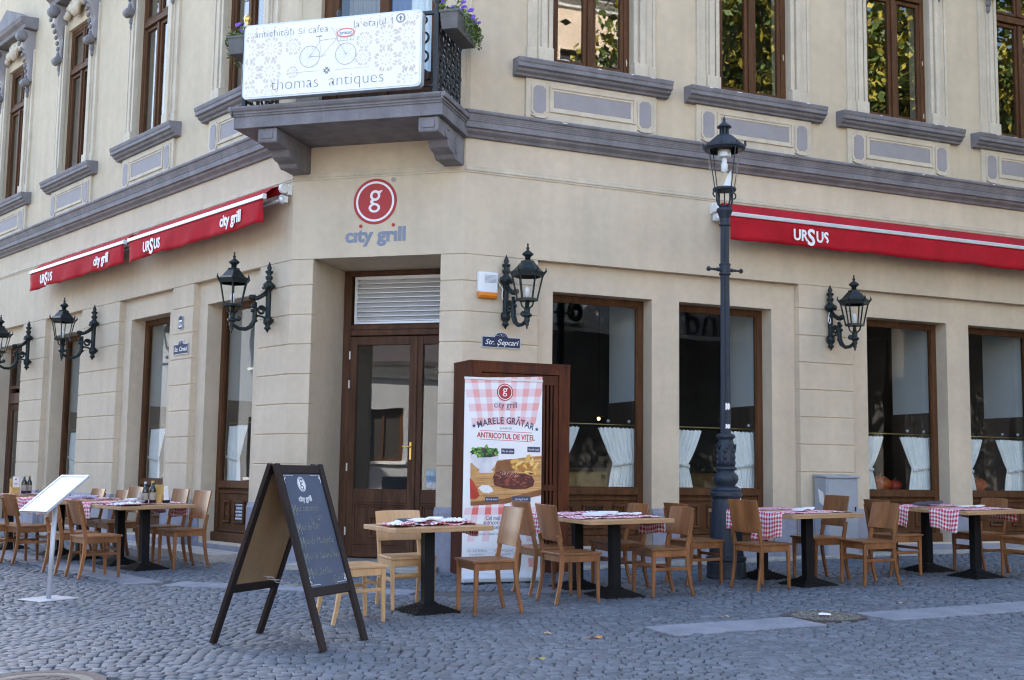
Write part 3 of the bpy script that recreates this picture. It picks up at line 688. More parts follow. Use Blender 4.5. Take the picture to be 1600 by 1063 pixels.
while yy < 24:
    off = rng.uniform(0, PITX); half = .44*yy+2.0
    if yy > 14: xs0, xs1 = -min(half, 13), min(half, 9)
    else: xs0, xs1 = -half, half
    xx = xs0+off
    while xx < xs1:
        t = ((xx+row*0) % PER)/PER*2-1; yb = yy+AMP*(1-t*t)-AMP*.6+.05*math.sin(xx*.7+yy*.9)
        sl = math.atan(-2*AMP*t*2/PER)*.75
        wd = wall_dist(xx, yb)
        if wd > .36 and not bands(xx, yb) and (xx-MHC[0])**2+(yb-MHC[1])**2 > (MHC[2]+.05)**2 and (xx-DRC[0])**2+(yb-DRC[1])**2 > (DRC[2]+.03)**2:
            pos.append((xx+rng.uniform(-.004,.004), yb+rng.uniform(-.004,.004), sl+rng.uniform(-.05,.05)))
        xx += PITX*math.cos(math.atan(2*AMP*t*2/PER))*rng.uniform(.93,1.10)
    yy += PITY; row += 1
pos = np.array(pos)
inview = (np.abs(pos[:,0]) < .415*pos[:,1]) & (pos[:,1] > 7.25)
order = np.argsort(np.where(inview, pos[:,1], 1e3)); first = set(order[:300].tolist())
smesh = []
for k, V in enumerate(SV):
    me = bpy.data.meshes.new('sett'); me.from_pydata(V.tolist(), [], SF); me.materials.append(SETTO); me.update(); smesh.append(me)
bigv = []; n0 = 0; tones = []; ids = []
keep = [i for i in range(len(pos)) if i not in first]
faces3 = []; faces4 = []
sel = rng.integers(0, len(SV), len(pos)); dz = rng.normal(0, .0024, len(pos)); tlt = rng.normal(0, .011, (len(pos), 2)); tone = rng.uniform(.78, 1.25, len(pos))
for i in order[:300]:
    x, y, a = pos[i]
    o = link('sett', smesh[sel[i]], ground, T(x, y, gz(x, y)+dz[i]) @ Matrix.Rotation(tlt[i,0], 4, 'X') @ Matrix.Rotation(tlt[i,1], 4, 'Y') @ RZ(a))
kp = np.array(keep); ca, sa = np.cos(pos[kp,2]), np.sin(pos[kp,2]); VV = np.array(SV)[sel[kp]]
vx = VV[:,:,0]*ca[:,None]-VV[:,:,1]*sa[:,None]; vy = VV[:,:,0]*sa[:,None]+VV[:,:,1]*ca[:,None]
px_, py_ = pos[kp,0][:,None]+vx, pos[kp,1][:,None]+vy
vz = VV[:,:,2]+vx*tlt[kp,0][:,None]+vy*tlt[kp,1][:,None]+dz[kp][:,None]+gz(px_, py_)
bv = np.stack([px_, py_, vz], -1).reshape(-1, 3)
nf3, nf4 = 4, 8; K = len(kp); nvs = 13
f3 = (np.array(SF[:4])[None]+(np.arange(K)*nvs)[:,None,None]).reshape(-1); f4 = (np.array(SF[4:])[None]+(np.arange(K)*nvs)[:,None,None]).reshape(-1)
me = bpy.data.meshes.new('setts'); me.vertices.add(len(bv)); me.vertices.foreach_set('co', bv.ravel())
me.loops.add(len(f3)+len(f4)); me.loops.foreach_set('vertex_index', np.concatenate([f3, f4]))
npoly = K*12; me.polygons.add(npoly)
tot = np.concatenate([np.full(K*4, 3), np.full(K*8, 4)]); st = np.concatenate([[0], np.cumsum(tot)[:-1]])
me.polygons.foreach_set('loop_start', st); me.polygons.foreach_set('loop_total', tot)
me.update(calc_edges=True); me.validate()
at = me.attributes.new('tone', 'FLOAT', 'POINT'); at.data.foreach_set('value', np.repeat(tone[kp], nvs).astype(np.float32))
me.materials.append(SETT)
link('setts', me, ground, I4, kind='stuff')

# pale grit and straw in the joints
ng = 5200; gp = pos[rng.integers(0, len(pos), ng)]; gp = gp[(gp[:,1] < 15)]; ng = len(gp)
gxy = gp[:,:2]+np.stack([rng.choice((-1,1),ng)*rng.uniform(.040,.047,ng), rng.choice((-1,1),ng)*rng.uniform(.036,.043,ng)], 1)*np.where(rng.random((ng,1)) < .5, np.array([[1,.4]]), np.array([[.4,1]]))
ga = rng.uniform(0, 3.14, ng); gl = rng.uniform(.003,.010,ng); gw = rng.uniform(.0015,.004,ng); z0 = gz(gxy[:,0], gxy[:,1])+rng.uniform(-.004,.003,ng)
cu_, su_ = np.cos(ga), np.sin(ga)
gv = np.stack([np.stack([gxy[:,0]+sx*gl*cu_-sy*gw*su_, gxy[:,1]+sx*gl*su_+sy*gw*cu_, z0+.002*(sx > 0)], 1) for sx, sy in ((-1,-1),(1,-1),(1,1),(-1,1))], 1).reshape(-1,3)
me = bpy.data.meshes.new('joint_grit'); me.from_pydata(gv.tolist(), [], [(4*k,4*k+1,4*k+2,4*k+3) for k in range(ng)]); me.materials.append(mat('pale_grit', (.42,.39,.33), .9, .4, 40)); link('joint_grit', me, ground, I4, kind='stuff')

# slabs of the gutter and of the strip across the street
def slab_piece(M, x0, x1, y0, y1, name, m, parent, up=.004, deep=.06):
    c = M @ Vector(((x0+x1)/2, (y0+y1)/2, 0)); z = gz(c.x, c.y)+up
    Mg = T(c.x, c.y, z) @ TILT @ M.to_3x3().to_4x4() @ T(-(x0+x1)/2, -(y0+y1)/2, 0)
    return obj(name, MB().box(x0+.004, x1-.004, y0+.004, y1-.004, -deep, 0), m, parent, Mg, bevel=.006)
pave = obj('pavement', MB().box(.0, .02, -.36, -.34, gz(*(FR @ Vector((8,0,0))).xy)-.1, gz(*(FR @ Vector((8,0,0))).xy)-.05), STONE, None, FR, kind='structure')
def run(M, x0, x1, y0, y1, ln, name, m, up, deep=.06):
    x = x0
    while x < x1-.05:
        l = min(ln*random.uniform(.8,1.25), x1-x); l = x1-x if x1-x-l < .25 else l
        slab_piece(M, x, x+l, y0, y1, name, m, pave, up+random.uniform(-.003,.003), deep); x += l
run(FL, -14, -1.0, -2.2, -1.80, .95, 'gutter_slab', SLAB, .003); run(FL, -1.0, .72, -2.2, -1.80, .85, 'gutter_slab', SLAB, .003)
run(FC, -.25, 2.45, -2.2, -1.80, .9, 'gutter_slab', SLAB, .003); run(FR, -.15, 1.2, -2.2, -1.80, .7, 'gutter_slab', SLAB, .003)
run(FR, -.2, 1.22, -5.05, -4.55, 1.1, 'strip_slab', SLAB, .004); run(FR, 1.9, 13.5, -5.05, -4.55, 1.1, 'strip_slab', SLAB, .004)
# kerb stones along the foot of the walls
run(FL, -12, -2.75, -.34, -.04, 1.0, 'kerb_stone', STONE, .05, .2); run(FL, -2.6, -.85, -.52, -.04, .9, 'kerb_stone', STONE, .10, .25); run(FR, 1.3, 14, -.34, -.04, 1.1, 'kerb_stone', STONE, .03, .2)
run(FC, .22, 2.0, -.34, .04, .6, 'kerb_stone', STONE, .055, .2)
# base strip so no gap shows between kerb and wall
for M, a, b in ((FR,-.1,24),(FL,-22,.1),(FC,-.1,LC+.1)):
    s_ = MB()
    n = 24
    for i in range(n):
        x0, x1 = a+(b-a)*i/n, a+(b-a)*(i+1)/n
        q = [M @ Vector((x,yy,0)) for x, yy in ((x0,-.40),(x1,-.40),(x1,1.0),(x0,1.0))]; s_.quad(*[(p.x,p.y,gz(p.x,p.y)-.008) for p in q])
    obj('kerb_bed', s_, SLAB, pave, I4)

# manhole cover, rough drain patch, fallen leaves
mh = thing('manhole_cover', 'round iron and concrete manhole cover set in the cobbles at the near left', 'manhole cover', on_ground(*MHC[:2]))
CONC = mat('cover_concrete', (.20,.18,.15), .9, .25, 20, .3, 60, fine=.2); RUST = mat('cast_iron', (.075,.06,.058), .7, .35, 15, .3, 60)
obj('rim', MB().lathe([(.33,-.05),(.33,.004),(.345,.006),(.40,.006),(.40,-.05)], 40), RUST, mh, WM[mh.name]); obj('ring', MB().lathe([(.25,-.05),(.25,.003),(.327,.003),(.327,-.05)], 40), CONC, mh, WM[mh.name])
obj('lid', MB().lathe([(.0001,.002),(.08,.002),(.085,.006),(.12,.006),(.125,.002),(.20,.002),(.205,.006),(.245,.006),(.245,-.05)], 40), RUST, mh, WM[mh.name])
for k in range(8):
    a = k*math.pi/4; obj('rib', MB().box(.13,.20,-.012,.012,.0,.006), RUST, mh, WM[mh.name] @ RZ(a))
dr = thing('drain_cover', 'round drain cover filled with rough gravel in the pale paving strip', 'drain cover', on_ground(*DRC[:2]))
obj('rim', MB().lathe([(.30,-.05),(.30,.002),(.318,.003),(.318,-.05)], 32), RUST, dr, WM[dr.name]); obj('lid', MB().lathe([(.0001,-.004),(.297,-.004),(.297,-.05)], 32), CONC, dr, WM[dr.name])
gr = MB()
for k in range(420):
    a, r = rng.uniform(0, 6.28), .29*math.sqrt(rng.uniform(0,1)); gr.ball((r*math.cos(a), r*math.sin(a), .0), rng.uniform(.006,.016), 5, 3, (1,rng.uniform(.6,1.2),.7))
obj('gravel', gr, mat('dark_gravel', (.15,.14,.12), .9, .6, 25, .2, 60), dr, WM[dr.name], kind='stuff')
tag = on_ground(2.67, 10.45)
obj('paper_scrap', MB().add([(-.05,-.03,.02),(.05,-.035,.018),(.055,.03,.026),(-.02,.04,.03),(-.05,.02,.022)], [(0,1,2,3,4)]), WHITEP, None, tag, label='scrap of white paper lying on the gravel drain cover', cat='paper scrap')
def leaf_thing(x, y, s, m, label, rot):
    mb = MB(); n = 7; ps = []
    for k in range(n*2): 
        a = 2*math.pi*k/(n*2); r = s*.8*(1 if k % 2 == 0 else .55); ps.append((r*math.cos(a), r*math.sin(a)*.8, .010+.008*math.sin(a*2+rot)))
    mb.add([(0,0,.014)]+ps, [(0, 1+k, 1+(k+1) % (2*n)) for k in range(2*n)]); mb.box(-s*1.5, -s*.5, -.002, .002, .010, .013)
    obj('fallen_leaf', mb, m, None, on_ground(x, y, rot), label=label, cat='leaf', group='fallen leaves on the cobbles')
LO = mat('leaf_orange', (.50,.22,.05), .7, .3, 30); LG = mat('leaf_olive', (.28,.27,.08), .7, .3, 30); LT = mat('leaf_tan', (.42,.33,.20), .7, .3, 30)
leaf_thing(.66, 9.27, .07, LO, 'bright orange fallen leaf on the cobbles before the second table', .4)
leaf_thing(.30, 9.45, .06, LT, 'pale tan fallen leaf left of the bright orange leaf', 1.4)
leaf_thing(.22, 8.35, .055, LG, 'yellow green fallen leaf on the nearest cobbles', .1)
leaf_thing(1.83, 10.4, .05, LT, 'small tan leaf on the cobbles left of the drain cover', .8)
leaf_thing(3.6, 11.3, .05, LT, 'pale leaf on the cobbles behind the right paving strip', 2.4)

# ================================================================== LANTERNS, LAMP POST
def hexl(mb, prof, ph=.5): return mb.lathe(prof, 6, ph=ph)
def lantern_parts(t, M, zb, zt, rb, rt, bulb=True):
    """six sided lantern between zb and zt with roof, cap and finial"""
    fr = MB()
    for k in range(6):
        a = 2*math.pi*(k+.5)/6
        fr.bar((rb*math.cos(a), rb*math.sin(a), zb), (rt*math.cos(a), rt*math.sin(a), zt), .014, .014)
    hexl(fr, [(rb-.02,zb-.02),(rb+.012,zb-.02),(rb+.012,zb+.008),(rb-.02,zb+.008),(rb-.02,zb-.02)]); hexl(fr, [(rt-.02,zt-.035),(rt+.004,zt-.035),(rt+.024,zt+.018),(rt-.02,zt+.018),(rt-.02,zt-.035)])
    obj('lantern_frame', fr, IRON, t, M)
    for k in range(6):
        a0, a1 = 2*math.pi*(k+.5)/6, 2*math.pi*(k+1.5)/6
        p = MB().quad((rb*.97*math.cos(a0), rb*.97*math.sin(a0), zb), (rb*.97*math.cos(a1), rb*.97*math.sin(a1), zb), (rt*.97*math.cos(a1), rt*.97*math.sin(a1), zt-.03), (rt*.97*math.cos(a0), rt*.97*math.sin(a0), zt-.03))
        obj('pane', p, LGLASS, t, M)
    rf = MB(); hexl(rf, [(rt+.02,zt+.018),(rt*.86,zt+.05),(rt*.50,zt+.125),(rt*.44,zt+.13),(rt*.44,zt+.15),(.03,zt+.165)])
    obj('lantern_roof', rf, IRON, t, M)
    cp = MB().lathe([(.03,zt+.155),(.034,zt+.20),(.045,zt+.205),(.068,zt+.225),(.062,zt+.24),(.03,zt+.265),(.016,zt+.275),(.016,zt+.29),(.022,zt+.30),(.008,zt+.32),(.012,zt+.345),(.0001,zt+.36)], 12)
    obj('finial', cp, IRON, t, M, smooth=True)
    for k in range(6):
        a = 2*math.pi*(k+.5)/6; c, s_ = math.cos(a), math.sin(a)
        obj('cresting', MB().tube([((rt+.005)*c,(rt+.005)*s_,zt), ((rt+.035)*c,(rt+.035)*s_,zt+.035), ((rt+.03)*c,(rt+.03)*s_,zt+.075)], [.016,.012,.003], 5), IRON, t, M)
    if bulb:
        obj('bulb', MB().lathe([(.022,zb),(.022,zb+.05),(.026,zb+.055),(.026,zb+.12),(.018,zb+.14),(.0001,zb+.145)], 10), BULB, t, M, smooth=True)
def wall_lantern(M, label):
    """M: wall frame at the back plate centre line, x right, y in, z = height datum 0"""
    t = thing('wall_lantern', label, 'wall lantern', M @ T(0,0,2.96), 'cast iron lanterns along the restaurant walls')
    bp = MB().lathe([(.0001,2.93),(.022,2.97),(.045,2.985),(.04,3.0),(.028,3.02),(.055,3.05),(.062,3.10),(.05,3.13),(.036,3.145),(.036,3.45),(.045,3.47),(.075,3.505),(.078,3.535),(.05,3.56),(.03,3.585),(.045,3.61),(.05,3.635),(.025,3.655),(.05,3.69),(.052,3.705),(.022,3.72),(.034,3.745),(.012,3.80),(.0001,3.83)], 10, T(0,-.075,0))
    bp.box(-.02,.02,-.06,0,3.07,3.11).box(-.02,.02,-.06,0,3.5,3.54)
    obj('back_plate', bp, IRON, t, M, smooth=True)
    for s_ in (-1,1): obj('rosette', MB().ball((s_*.062,-.09,3.52),.034,8,6,(1,.8,1.1)).ball((s_*.045,-.12,3.50),.024,6,5), IRON, t, M, smooth=True)
    yl = -.56
    pts = [(0,yl,3.02),(0,yl+.03,2.985),(0,yl+.10,2.955),(0,yl+.19,2.955),(0,yl+.265,3.0),(0,yl+.30,3.07),(0,yl+.305,3.16),(0,yl+.31,3.30)]
    arm = MB().tube(pts, [.02,.022,.022,.025,.03,.032,.03,.022], 8); obj('arm', arm, IRON, t, M, smooth=True)
    st = MB().tube([(0,-.10,3.44),(0,-.17,3.385),(0,-.22,3.35),(0,-.275,3.345)], [.03,.028,.022,.03], 7)
    obj('strut', st, IRON, t, M, smooth=True)
    lf = MB()
    for k, (yy, zz) in enumerate(((-.30,3.355),(-.275,3.25),(-.28,3.19),(-.245,3.13),(-.25,3.07),(-.29,3.02))): lf.ball((0,yy,zz),.030 if k else .045,6,5,(.9,1.3,.8))
    for k in range(5): lf.ball((0,-.13-.035*k,3.42-.02*k),.022,6,4)
    obj('leafwork', lf, IRON, t, M, smooth=True)
    sc = MB(); scroll(sc, lambda u, v: (0, -.165+u, 3.205+v), .062, 1, 1.4, .012); sc.tube([(0,-.10,3.11),(0,-.15,3.13),(0,-.22,3.14)], .014, 5)
    obj('scroll', sc, IRON, t, M, smooth=True)
    ML = M @ T(0, yl, 0)
    obj('stem', MB().lathe([(.0001,2.885),(.012,2.905),(.008,2.915),(.026,2.945),(.02,2.96),(.034,2.985),(.034,3.005),(.028,3.02),(.056,3.04),(.058,3.06),(.035,3.075),(.035,3.12),(.042,3.13),(.028,3.14),(.02,3.20),(.02,3.23)], 10), IRON, t, ML, smooth=True)
    obj('stem_scroll', MB().ball((0,.085,3.075),.035,7,5).tube([(0,.03,3.05),(0,.07,3.055),(0,.085,3.075)],.014,5), IRON, t, ML)
    for k in range(4):
        a = math.pi/4+k*math.pi/2; c, s_ = math.cos(a), math.sin(a)
        obj('fork', MB().tube([(.028*c,.028*s_,3.13),(.062*c,.062*s_,3.16),(.085*c,.085*s_,3.235)], .010, 5), IRON, t, ML)
    lantern_parts(t, ML, 3.235, 3.53, .115, .18)
    return t
wl = wall_lantern(FR @ T(.50,0,0) @ RZ(R_(7)), 'iron wall lantern beside the white and orange alarm box')
dup(wl, FR @ T(5.245,0,2.96), 'iron wall lantern on the pier behind the grey utility cabinet')
dup(wl, FL @ T(-.40,0,2.96), 'iron wall lantern on the pier left of the corner door')
dup(wl, FL @ T(-5.97,0,2.96), 'iron wall lantern with its arm over the narrow left window, second from the left edge')
dup(wl, FL @ T(-8.96,0,2.96), 'iron wall lantern beside the far left side door, cut by the edge')
# a loose white cable end and a white reflector, each seen at one lantern
obj('cable_loop', MB().tube([(5.19,-.12,3.44),(5.17,-.13,3.38),(5.165,-.13,3.32),(5.185,-.135,3.29),(5.205,-.13,3.31),(5.20,-.13,3.35),(5.175,-.128,3.38)], .006, 5), WHITEP, None, FR, label='white loop of loose cable on the right hand wall lantern', cat='cable')
obj('cable_loop', MB().tube([(.415,-.03,3.52),(.44,-.05,3.46),(.455,-.11,3.40),(.44,-.115,3.33),(.455,-.115,3.28)], .006, 5), WHITEP, None, FR, label='white cable between the alarm box and the wall lantern', cat='cable')

lp = thing('street_lamp', 'tall blue grey iron street lamp standing among the tables', 'street lamp', T(2.38, 13.49, gz(2.38,13.49)))
ML = T(2.38, 13.49, 0)
g0 = .14
obj('base_drum', MB().lathe([(.215,g0-.1),(.218,g0+.03),(.212,g0+.05),(.212,g0+.17),(.205,g0+.19),(.218,g0+.20),(.218,g0+.235),(.19,g0+.25)], 28, ML), POST, lp, I4, smooth=False, bevel=.004)
obj('lower_column', MB().lathe([(.192,.38),(.186,.42),(.152,.98),(.150,1.0),(.165,1.02),(.178,1.04),(.178,1.07),(.165,1.085),(.17,1.10),(.155,1.125),(.115,1.145)], 28, ML), POST, lp, I4)
obj('vase', MB().lathe([(.10,1.13),(.10,1.15),(.125,1.18),(.138,1.22),(.13,1.26),(.10,1.29),(.092,1.31),(.118,1.325),(.118,1.345),(.095,1.36)], 24, ML), POST, lp, I4, smooth=True)
sh = MB().lathe([(.098,1.35),(.104,1.42),(.098,1.60),(.082,1.64),(.082,1.66),(.105,1.675),(.105,1.70),(.075,1.72)], 20, ML)
obj('ornate_shaft', sh, POST, lp, I4, smooth=True)
for k in range(6):
    a = k*math.pi/3+.3; m_ = MB(); c, s_ = math.cos(a), math.sin(a)
    for zz in (1.40,1.46,1.53): m_.ball((.098*c,.098*s_,zz),.022,6,5,(1,1,1.5))
    m_.tube([(.103*c,.103*s_,1.60),(.108*math.cos(a+.3),.108*math.sin(a+.3),1.55),(.108*math.cos(a+.5),.108*math.sin(a+.5),1.60)], .009, 5)
    obj('leaf_relief', m_, POST, lp, ML, smooth=True)
nfl = 16; fl = []; zs_ = (1.71, 4.06)
m_ = MB()
for j, z in enumerate(zs_):
    r0 = .058-.011*j
    for k in range(nfl*2): a = math.pi*k/nfl; r = r0*(1 if k % 2 else .88); m_.v.append((r*math.cos(a), r*math.sin(a), z))
for k in range(nfl*2): m_.f.append((k, (k+1) % (nfl*2), (k+1) % (nfl*2)+nfl*2, k+nfl*2)); m_.mi.append(0)
obj('fluted_shaft', m_, POST, lp, ML)
obj('collar', MB().lathe([(.055,3.49),(.066,3.50),(.066,3.515),(.06,3.52),(.06,3.60),(.066,3.605),(.066,3.62),(.055,3.63)], 18, ML), POST, lp, I4)
for s_ in (-1,1): obj('ladder_bar', MB().lathe([(.022,.05),(.022,.10),(.014,.105),(.016,.14),(.012,.15),(.012,.185),(.026,.195),(.028,.21),(.02,.225),(.0001,.23)], 10, T(0,0,3.555) @ RZ(.35) @ RY(R_(90)*s_)), POST, lp, ML)
obj('capital', MB().lathe([(.05,4.05),(.062,4.06),(.062,4.075),(.052,4.085),(.056,4.14),(.085,4.22),(.09,4.225),(.09,4.25),(.06,4.27),(.03,4.29),(.012,4.30)], 18, ML), POST, lp, I4)
obj('rod', MB().lathe([(.008,4.28),(.008,4.48)], 8, ML), POST, lp, I4)
for k in range(4):
    a = k*math.pi/2+.45; c, s_ = math.cos(a), math.sin(a); m_ = MB()
    m_.tube([(.04*c,.04*s_,4.275),(.085*c,.085*s_,4.29),(.105*c,.105*s_,4.34),(.105*c,.105*s_,4.44),(.12*c,.12*s_,4.47)], .012, 6)
    pts = [( (.125+.03*math.cos(t))*c, (.125+.03*math.cos(t))*s_, 4.415+.035*math.sin(t)) for t in np.linspace(-1.5,4,12)]; m_.tube(pts, .009, 5)
    obj('fork', m_, POST, lp, ML, smooth=True)
obj('lower_ring', MB().lathe([(.10,4.455),(.13,4.46),(.135,4.475),(.13,4.49),(.10,4.49),(.0001,4.48)], 24, ML), POST, lp, I4)
obj('globe', MB().lathe([(.125,4.49),(.205,4.94)], 28, ML, cap=False), LGLASS, lp, I4, smooth=True)
for k in range(4):
    a = k*math.pi/2+.45; c, s_ = math.cos(a), math.sin(a); obj('stay', MB().tube([(.13*c,.13*s_,4.48),(.215*c,.215*s_,4.95),(.24*c,.24*s_,4.99)], .0065, 5), POST, lp, ML)
obj('upper_ring', MB().lathe([(.19,4.925),(.215,4.925),(.238,4.945),(.238,4.97),(.20,4.975),(.19,4.925)], 28, ML), POST, lp, I4)
obj('dome', MB().lathe([(.232,4.97),(.20,5.0),(.15,5.045),(.10,5.09),(.065,5.11),(.058,5.115)], 24, ML), POST, lp, I4)
ch = MB().lathe([(.046,5.11),(.046,5.19)], 12, ML); obj('chimney', ch, BLACKM, lp, I4)
for k in range(8): a = k*math.pi/4; obj('chimney_rib', MB().box(.046,.054,-.007,.007,5.11,5.19), POST, lp, ML @ RZ(a))
obj('finial', MB().lathe([(.06,5.185),(.085,5.195),(.083,5.205),(.04,5.24),(.02,5.255),(.012,5.275),(.02,5.285),(.012,5.30),(.005,5.32),(.0001,5.345)], 16, ML), POST, lp, I4, smooth=True)
for k in range(4): a = k*math.pi/2+.45+.78; obj('cresting', MB().box(.225,.25,-.012,.012,4.96,5.02), POST, lp, ML @ RZ(a))
obj('reflector', MB().lathe([(.07,4.935),(.075,4.9),(.075,4.85),(.06,4.84)], 16, ML), ALU, lp, I4); obj('bulb', MB().lathe([(.03,4.84),(.03,4.78),(.04,4.76),(.035,4.68),(.0001,4.66)][::-1], 12, ML), BULB, lp, I4, smooth=True)
obj('shade_plate', MB().add([(-.02,.03,4.5),(.07,.03,4.5),(.09,.05,4.72),(.045,.05,4.66)], [(0,1,2,3)]), WHITEP, lp, ML)
for z, h in ((2.02,.045),(1.80,.03)): 
    m_ = MB()
    for k in range(4): 
        a = -1.75+.22*k; b_ = a+.22; r = .0635; m_.quad((r*math.cos(a),r*math.sin(a),z-h*(.6 if k % 2 else 1)),(r*math.cos(b_),r*math.sin(b_),z-h*.8),(r*math.cos(b_),r*math.sin(b_),z+h*(.5 if k % 2 else .9)),(r*math.cos(a),r*math.sin(a),z+h*.7))
    obj('torn_sticker', m_, WHITEP, lp, ML)

# ================================================================== AWNINGS
def awning(M, x0, x1, label, words, m=RED):
    t = thing('awning', label, 'awning', M @ T((x0+x1)/2, 0, 4.6), 'red retracted awnings above the shop windows')
    yb, zb = -.36, 4.56
    f = MB(); n = int((x1-x0)/.12)
    for i in range(n+1):
        x = x0+(x1-x0)*i/n; f.v += [(x,-.12,4.755),(x,-.22,4.705+.006*math.sin(i*1.7)),(x,yb+.0,zb+.022)]
    for i in range(n):
        for k in range(2): f.f.append((3*i+k+1, 3*i+k+4, 3*i+k+3, 3*i+k)); f.mi.append(0)
    obj('fabric_roof', f, m, t, M, smooth=True)
    v = MB(); nr = 5
    for i in range(n+1):
        x = x0+(x1-x0)*i/n
        for k in range(nr+1):
            h = k/nr; z = zb-.025-h*(.295+.008*math.sin(i*.5+1))
            v.v.append((x, yb-.005+h*(.018*math.sin(x*7.3+h)+.012*math.sin(x*17+h*3)+.012*math.sin(x*3.1+1)+.006*math.sin(x*31+h*6)), z))
    for i in range(n):
        for k in range(nr): a = i*(nr+1)+k; v.f.append((a, a+1, a+nr+2, a+nr+1)); v.mi.append(0)
    o = obj('valance', v, m, t, M, smooth=True); sm = o.modifiers.new('thick', 'SOLIDIFY'); sm.thickness = .003
    obj('front_bar', MB().sweepx([(yb-.022,zb-.025),(yb-.022,zb+.02),(yb-.008,zb+.032),(yb+.03,zb+.02),(yb+.03,zb-.025)], x0-.01, x1+.01), ALU, t, M, bevel=.004)
    for xe in (x0-.022, x1+.012): obj('end_cap', MB().box(xe-.0, xe+.01, yb-.026, yb+.034, zb-.03, zb+.036), WHITEP, t, M, bevel=.004)
    obj('roller', MB().lathe([(.055,0),(.055,x1-x0)], 14, T(x0,-.10,4.69) @ RY(R_(90))), m, t, M, smooth=False)
    for xe, s_ in ((x0, -1), (x1, 1)):
        xx = xe+s_*.045
        obj('end_bracket', MB().lathe([(.058,-.03),(.062,-.02),(.062,.02),(.055,.03)], 14, T(xx,-.11,4.69) @ RY(R_(90))).box(xx-.03, xx+.03, -.06, -.0, 4.62, 4.75).box(xx-.02,xx+.02,-.13,-.05,4.52,4.60), WHITEP, t, M, bevel=.006)
        a = MB(); xi = xe-s_*.12
        a.tube([(xe+s_*.03,-.10,4.57),(xi,-.16,4.535),(xe-s_*1.4,-.22,4.53)], .022, 6); a.tube([(xe-s_*1.4,-.24,4.53),(xi,-.30,4.535),(xe-s_*.02,yb+.03,zb-.01)], .02, 6)
        a.ball((xe-s_*1.4,-.23,4.53),.035,8,6); a.ball((xe+s_*.03,-.12,4.56),.05,8,6,(.8,1,1.2))
        obj('folding_arm', a, ALU, t, M, smooth=True)
    for s, xc, size in words:
        if s == 'U':
            W_ = text('lettering', 'UR', .20, M @ T(xc-.16, yb-.022, 4.315), WHITEPR, t, off=.006, sx=.86); text('lettering', 'S', .30, M @ T(xc+.01, yb-.022, 4.265), WHITEPR, t, off=.008, sx=.9); text('lettering', 'US', .20, M @ T(xc+.19, yb-.022, 4.315), WHITEPR, t, off=.006, sx=.86)
        else:
            text('lettering', 'city grill', .21, M @ T(xc, yb-.022, 4.335), WHITEPR, t, off=.006, sx=.84)
    return t
awning(FL, -4.07, -.10, 'red awning nearest the corner on the left wall, with white lettering', [('U',-3.25,0),('c',-.90,0)])
awning(FL, -8.17, -4.25, 'shorter looking red awning at the far left of the left wall', [('U',-7.37,0),('c',-5.05,0)])
awning(FR, 3.47, 9.6, 'long red awning on the right wall behind the street lamp', [('U',4.70,0),('c',8.78,0)])

# ================================================================== EMBLEM, SIGNS AND BOXES ON THE WALL
def disc(mb, r, y, cx=0, cz=0, n=48, r0=0, thick=.006, sx=1, sz=1):
    o_ = [(cx+r*sx*math.cos(2*math.pi*k/n), cz+r*sz*math.sin(2*math.pi*k/n)) for k in range(n)]
    if not r0: return mb.prism(o_, y-thick, y)
    i_ = [(cx+r0*sx*math.cos(2*math.pi*k/n), cz+r0*sz*math.sin(2*math.pi*k/n)) for k in range(n)]
    vs = [(a, y-thick, b) for a, b in o_]+[(a, y-thick, b) for a, b in i_]+[(a, y, b) for a, b in o_]+[(a, y, b) for a, b in i_]
    fs = []
    for k in range(n):
        j = (k+1) % n; fs += [(k, j, j+n, k+n), (k+2*n, j+2*n, j, k), (k+n, j+n, j+3*n, k+3*n)]
    return mb.add(vs, fs)
def letter_g(M, s, m, parent, y=0):
    """a two storey g: two rings, a neck and an ear"""
    g = MB(); disc(g, .30*s, y, 0, .33*s, 32, .165*s, .004)
    disc(g, .34*s, y, -.03*s, -.36*s, 32, .19*s, .004, 1, .78)
    g.prism([(-.20*s,.13*s),(-.06*s,.06*s),(-.12*s,-.03*s),(-.02*s,-.09*s),(-.16*s,-.14*s),(-.29*s,-.08*s),(-.28*s,.03*s)], y-.0045, y-.0005)
    g.prism([(.10*s,.56*s),(.44*s,.62*s),(.30*s,.44*s),(.22*s,.44*s)], y-.0047, y-.0003)
    return obj('letter_g', g, m, parent, M)
def emblem(M, r, parent, y=0):
    d = MB(); disc(d, r, y, thick=.003); obj('emblem_disc', d, LOGORED, parent, M)
    d = MB(); disc(d, r*.88, y-.003, r0=r*.79, thick=.0025); obj('emblem_ring', d, WHITEPR, parent, M)
    letter_g(M @ T(0,-.0032+y,0), r*.78, WHITEPR, parent)
EM = FC @ T(1.085, -.002, 4.485)
em = thing('wall_emblem', 'round red emblem with a white letter painted over the corner door', 'emblem', EM)
emblem(EM, .28, em)
lt = thing('wall_lettering', 'grey lettering with red dots painted under the round emblem', 'lettering', FC @ T(1.1,-.002,4.0))
text('lettering', 'c\u0131ty gr\u0131ll', .235, FC @ T(1.10,-.003,4.0), LOGOGREY, lt, off=.009, sx=1.05)
d = MB(); disc(d, .021, -.006, 0, 0); dm = d.mesh('red_dot')
for x in (.908, 1.329): obj('red_dot', dm, LOGORED, lt, FC @ T(x,0,4.188))
text('registered_mark', '\u00ae', .075, FC @ T(1.315,-.003,4.715), LOGOGREY, lt)
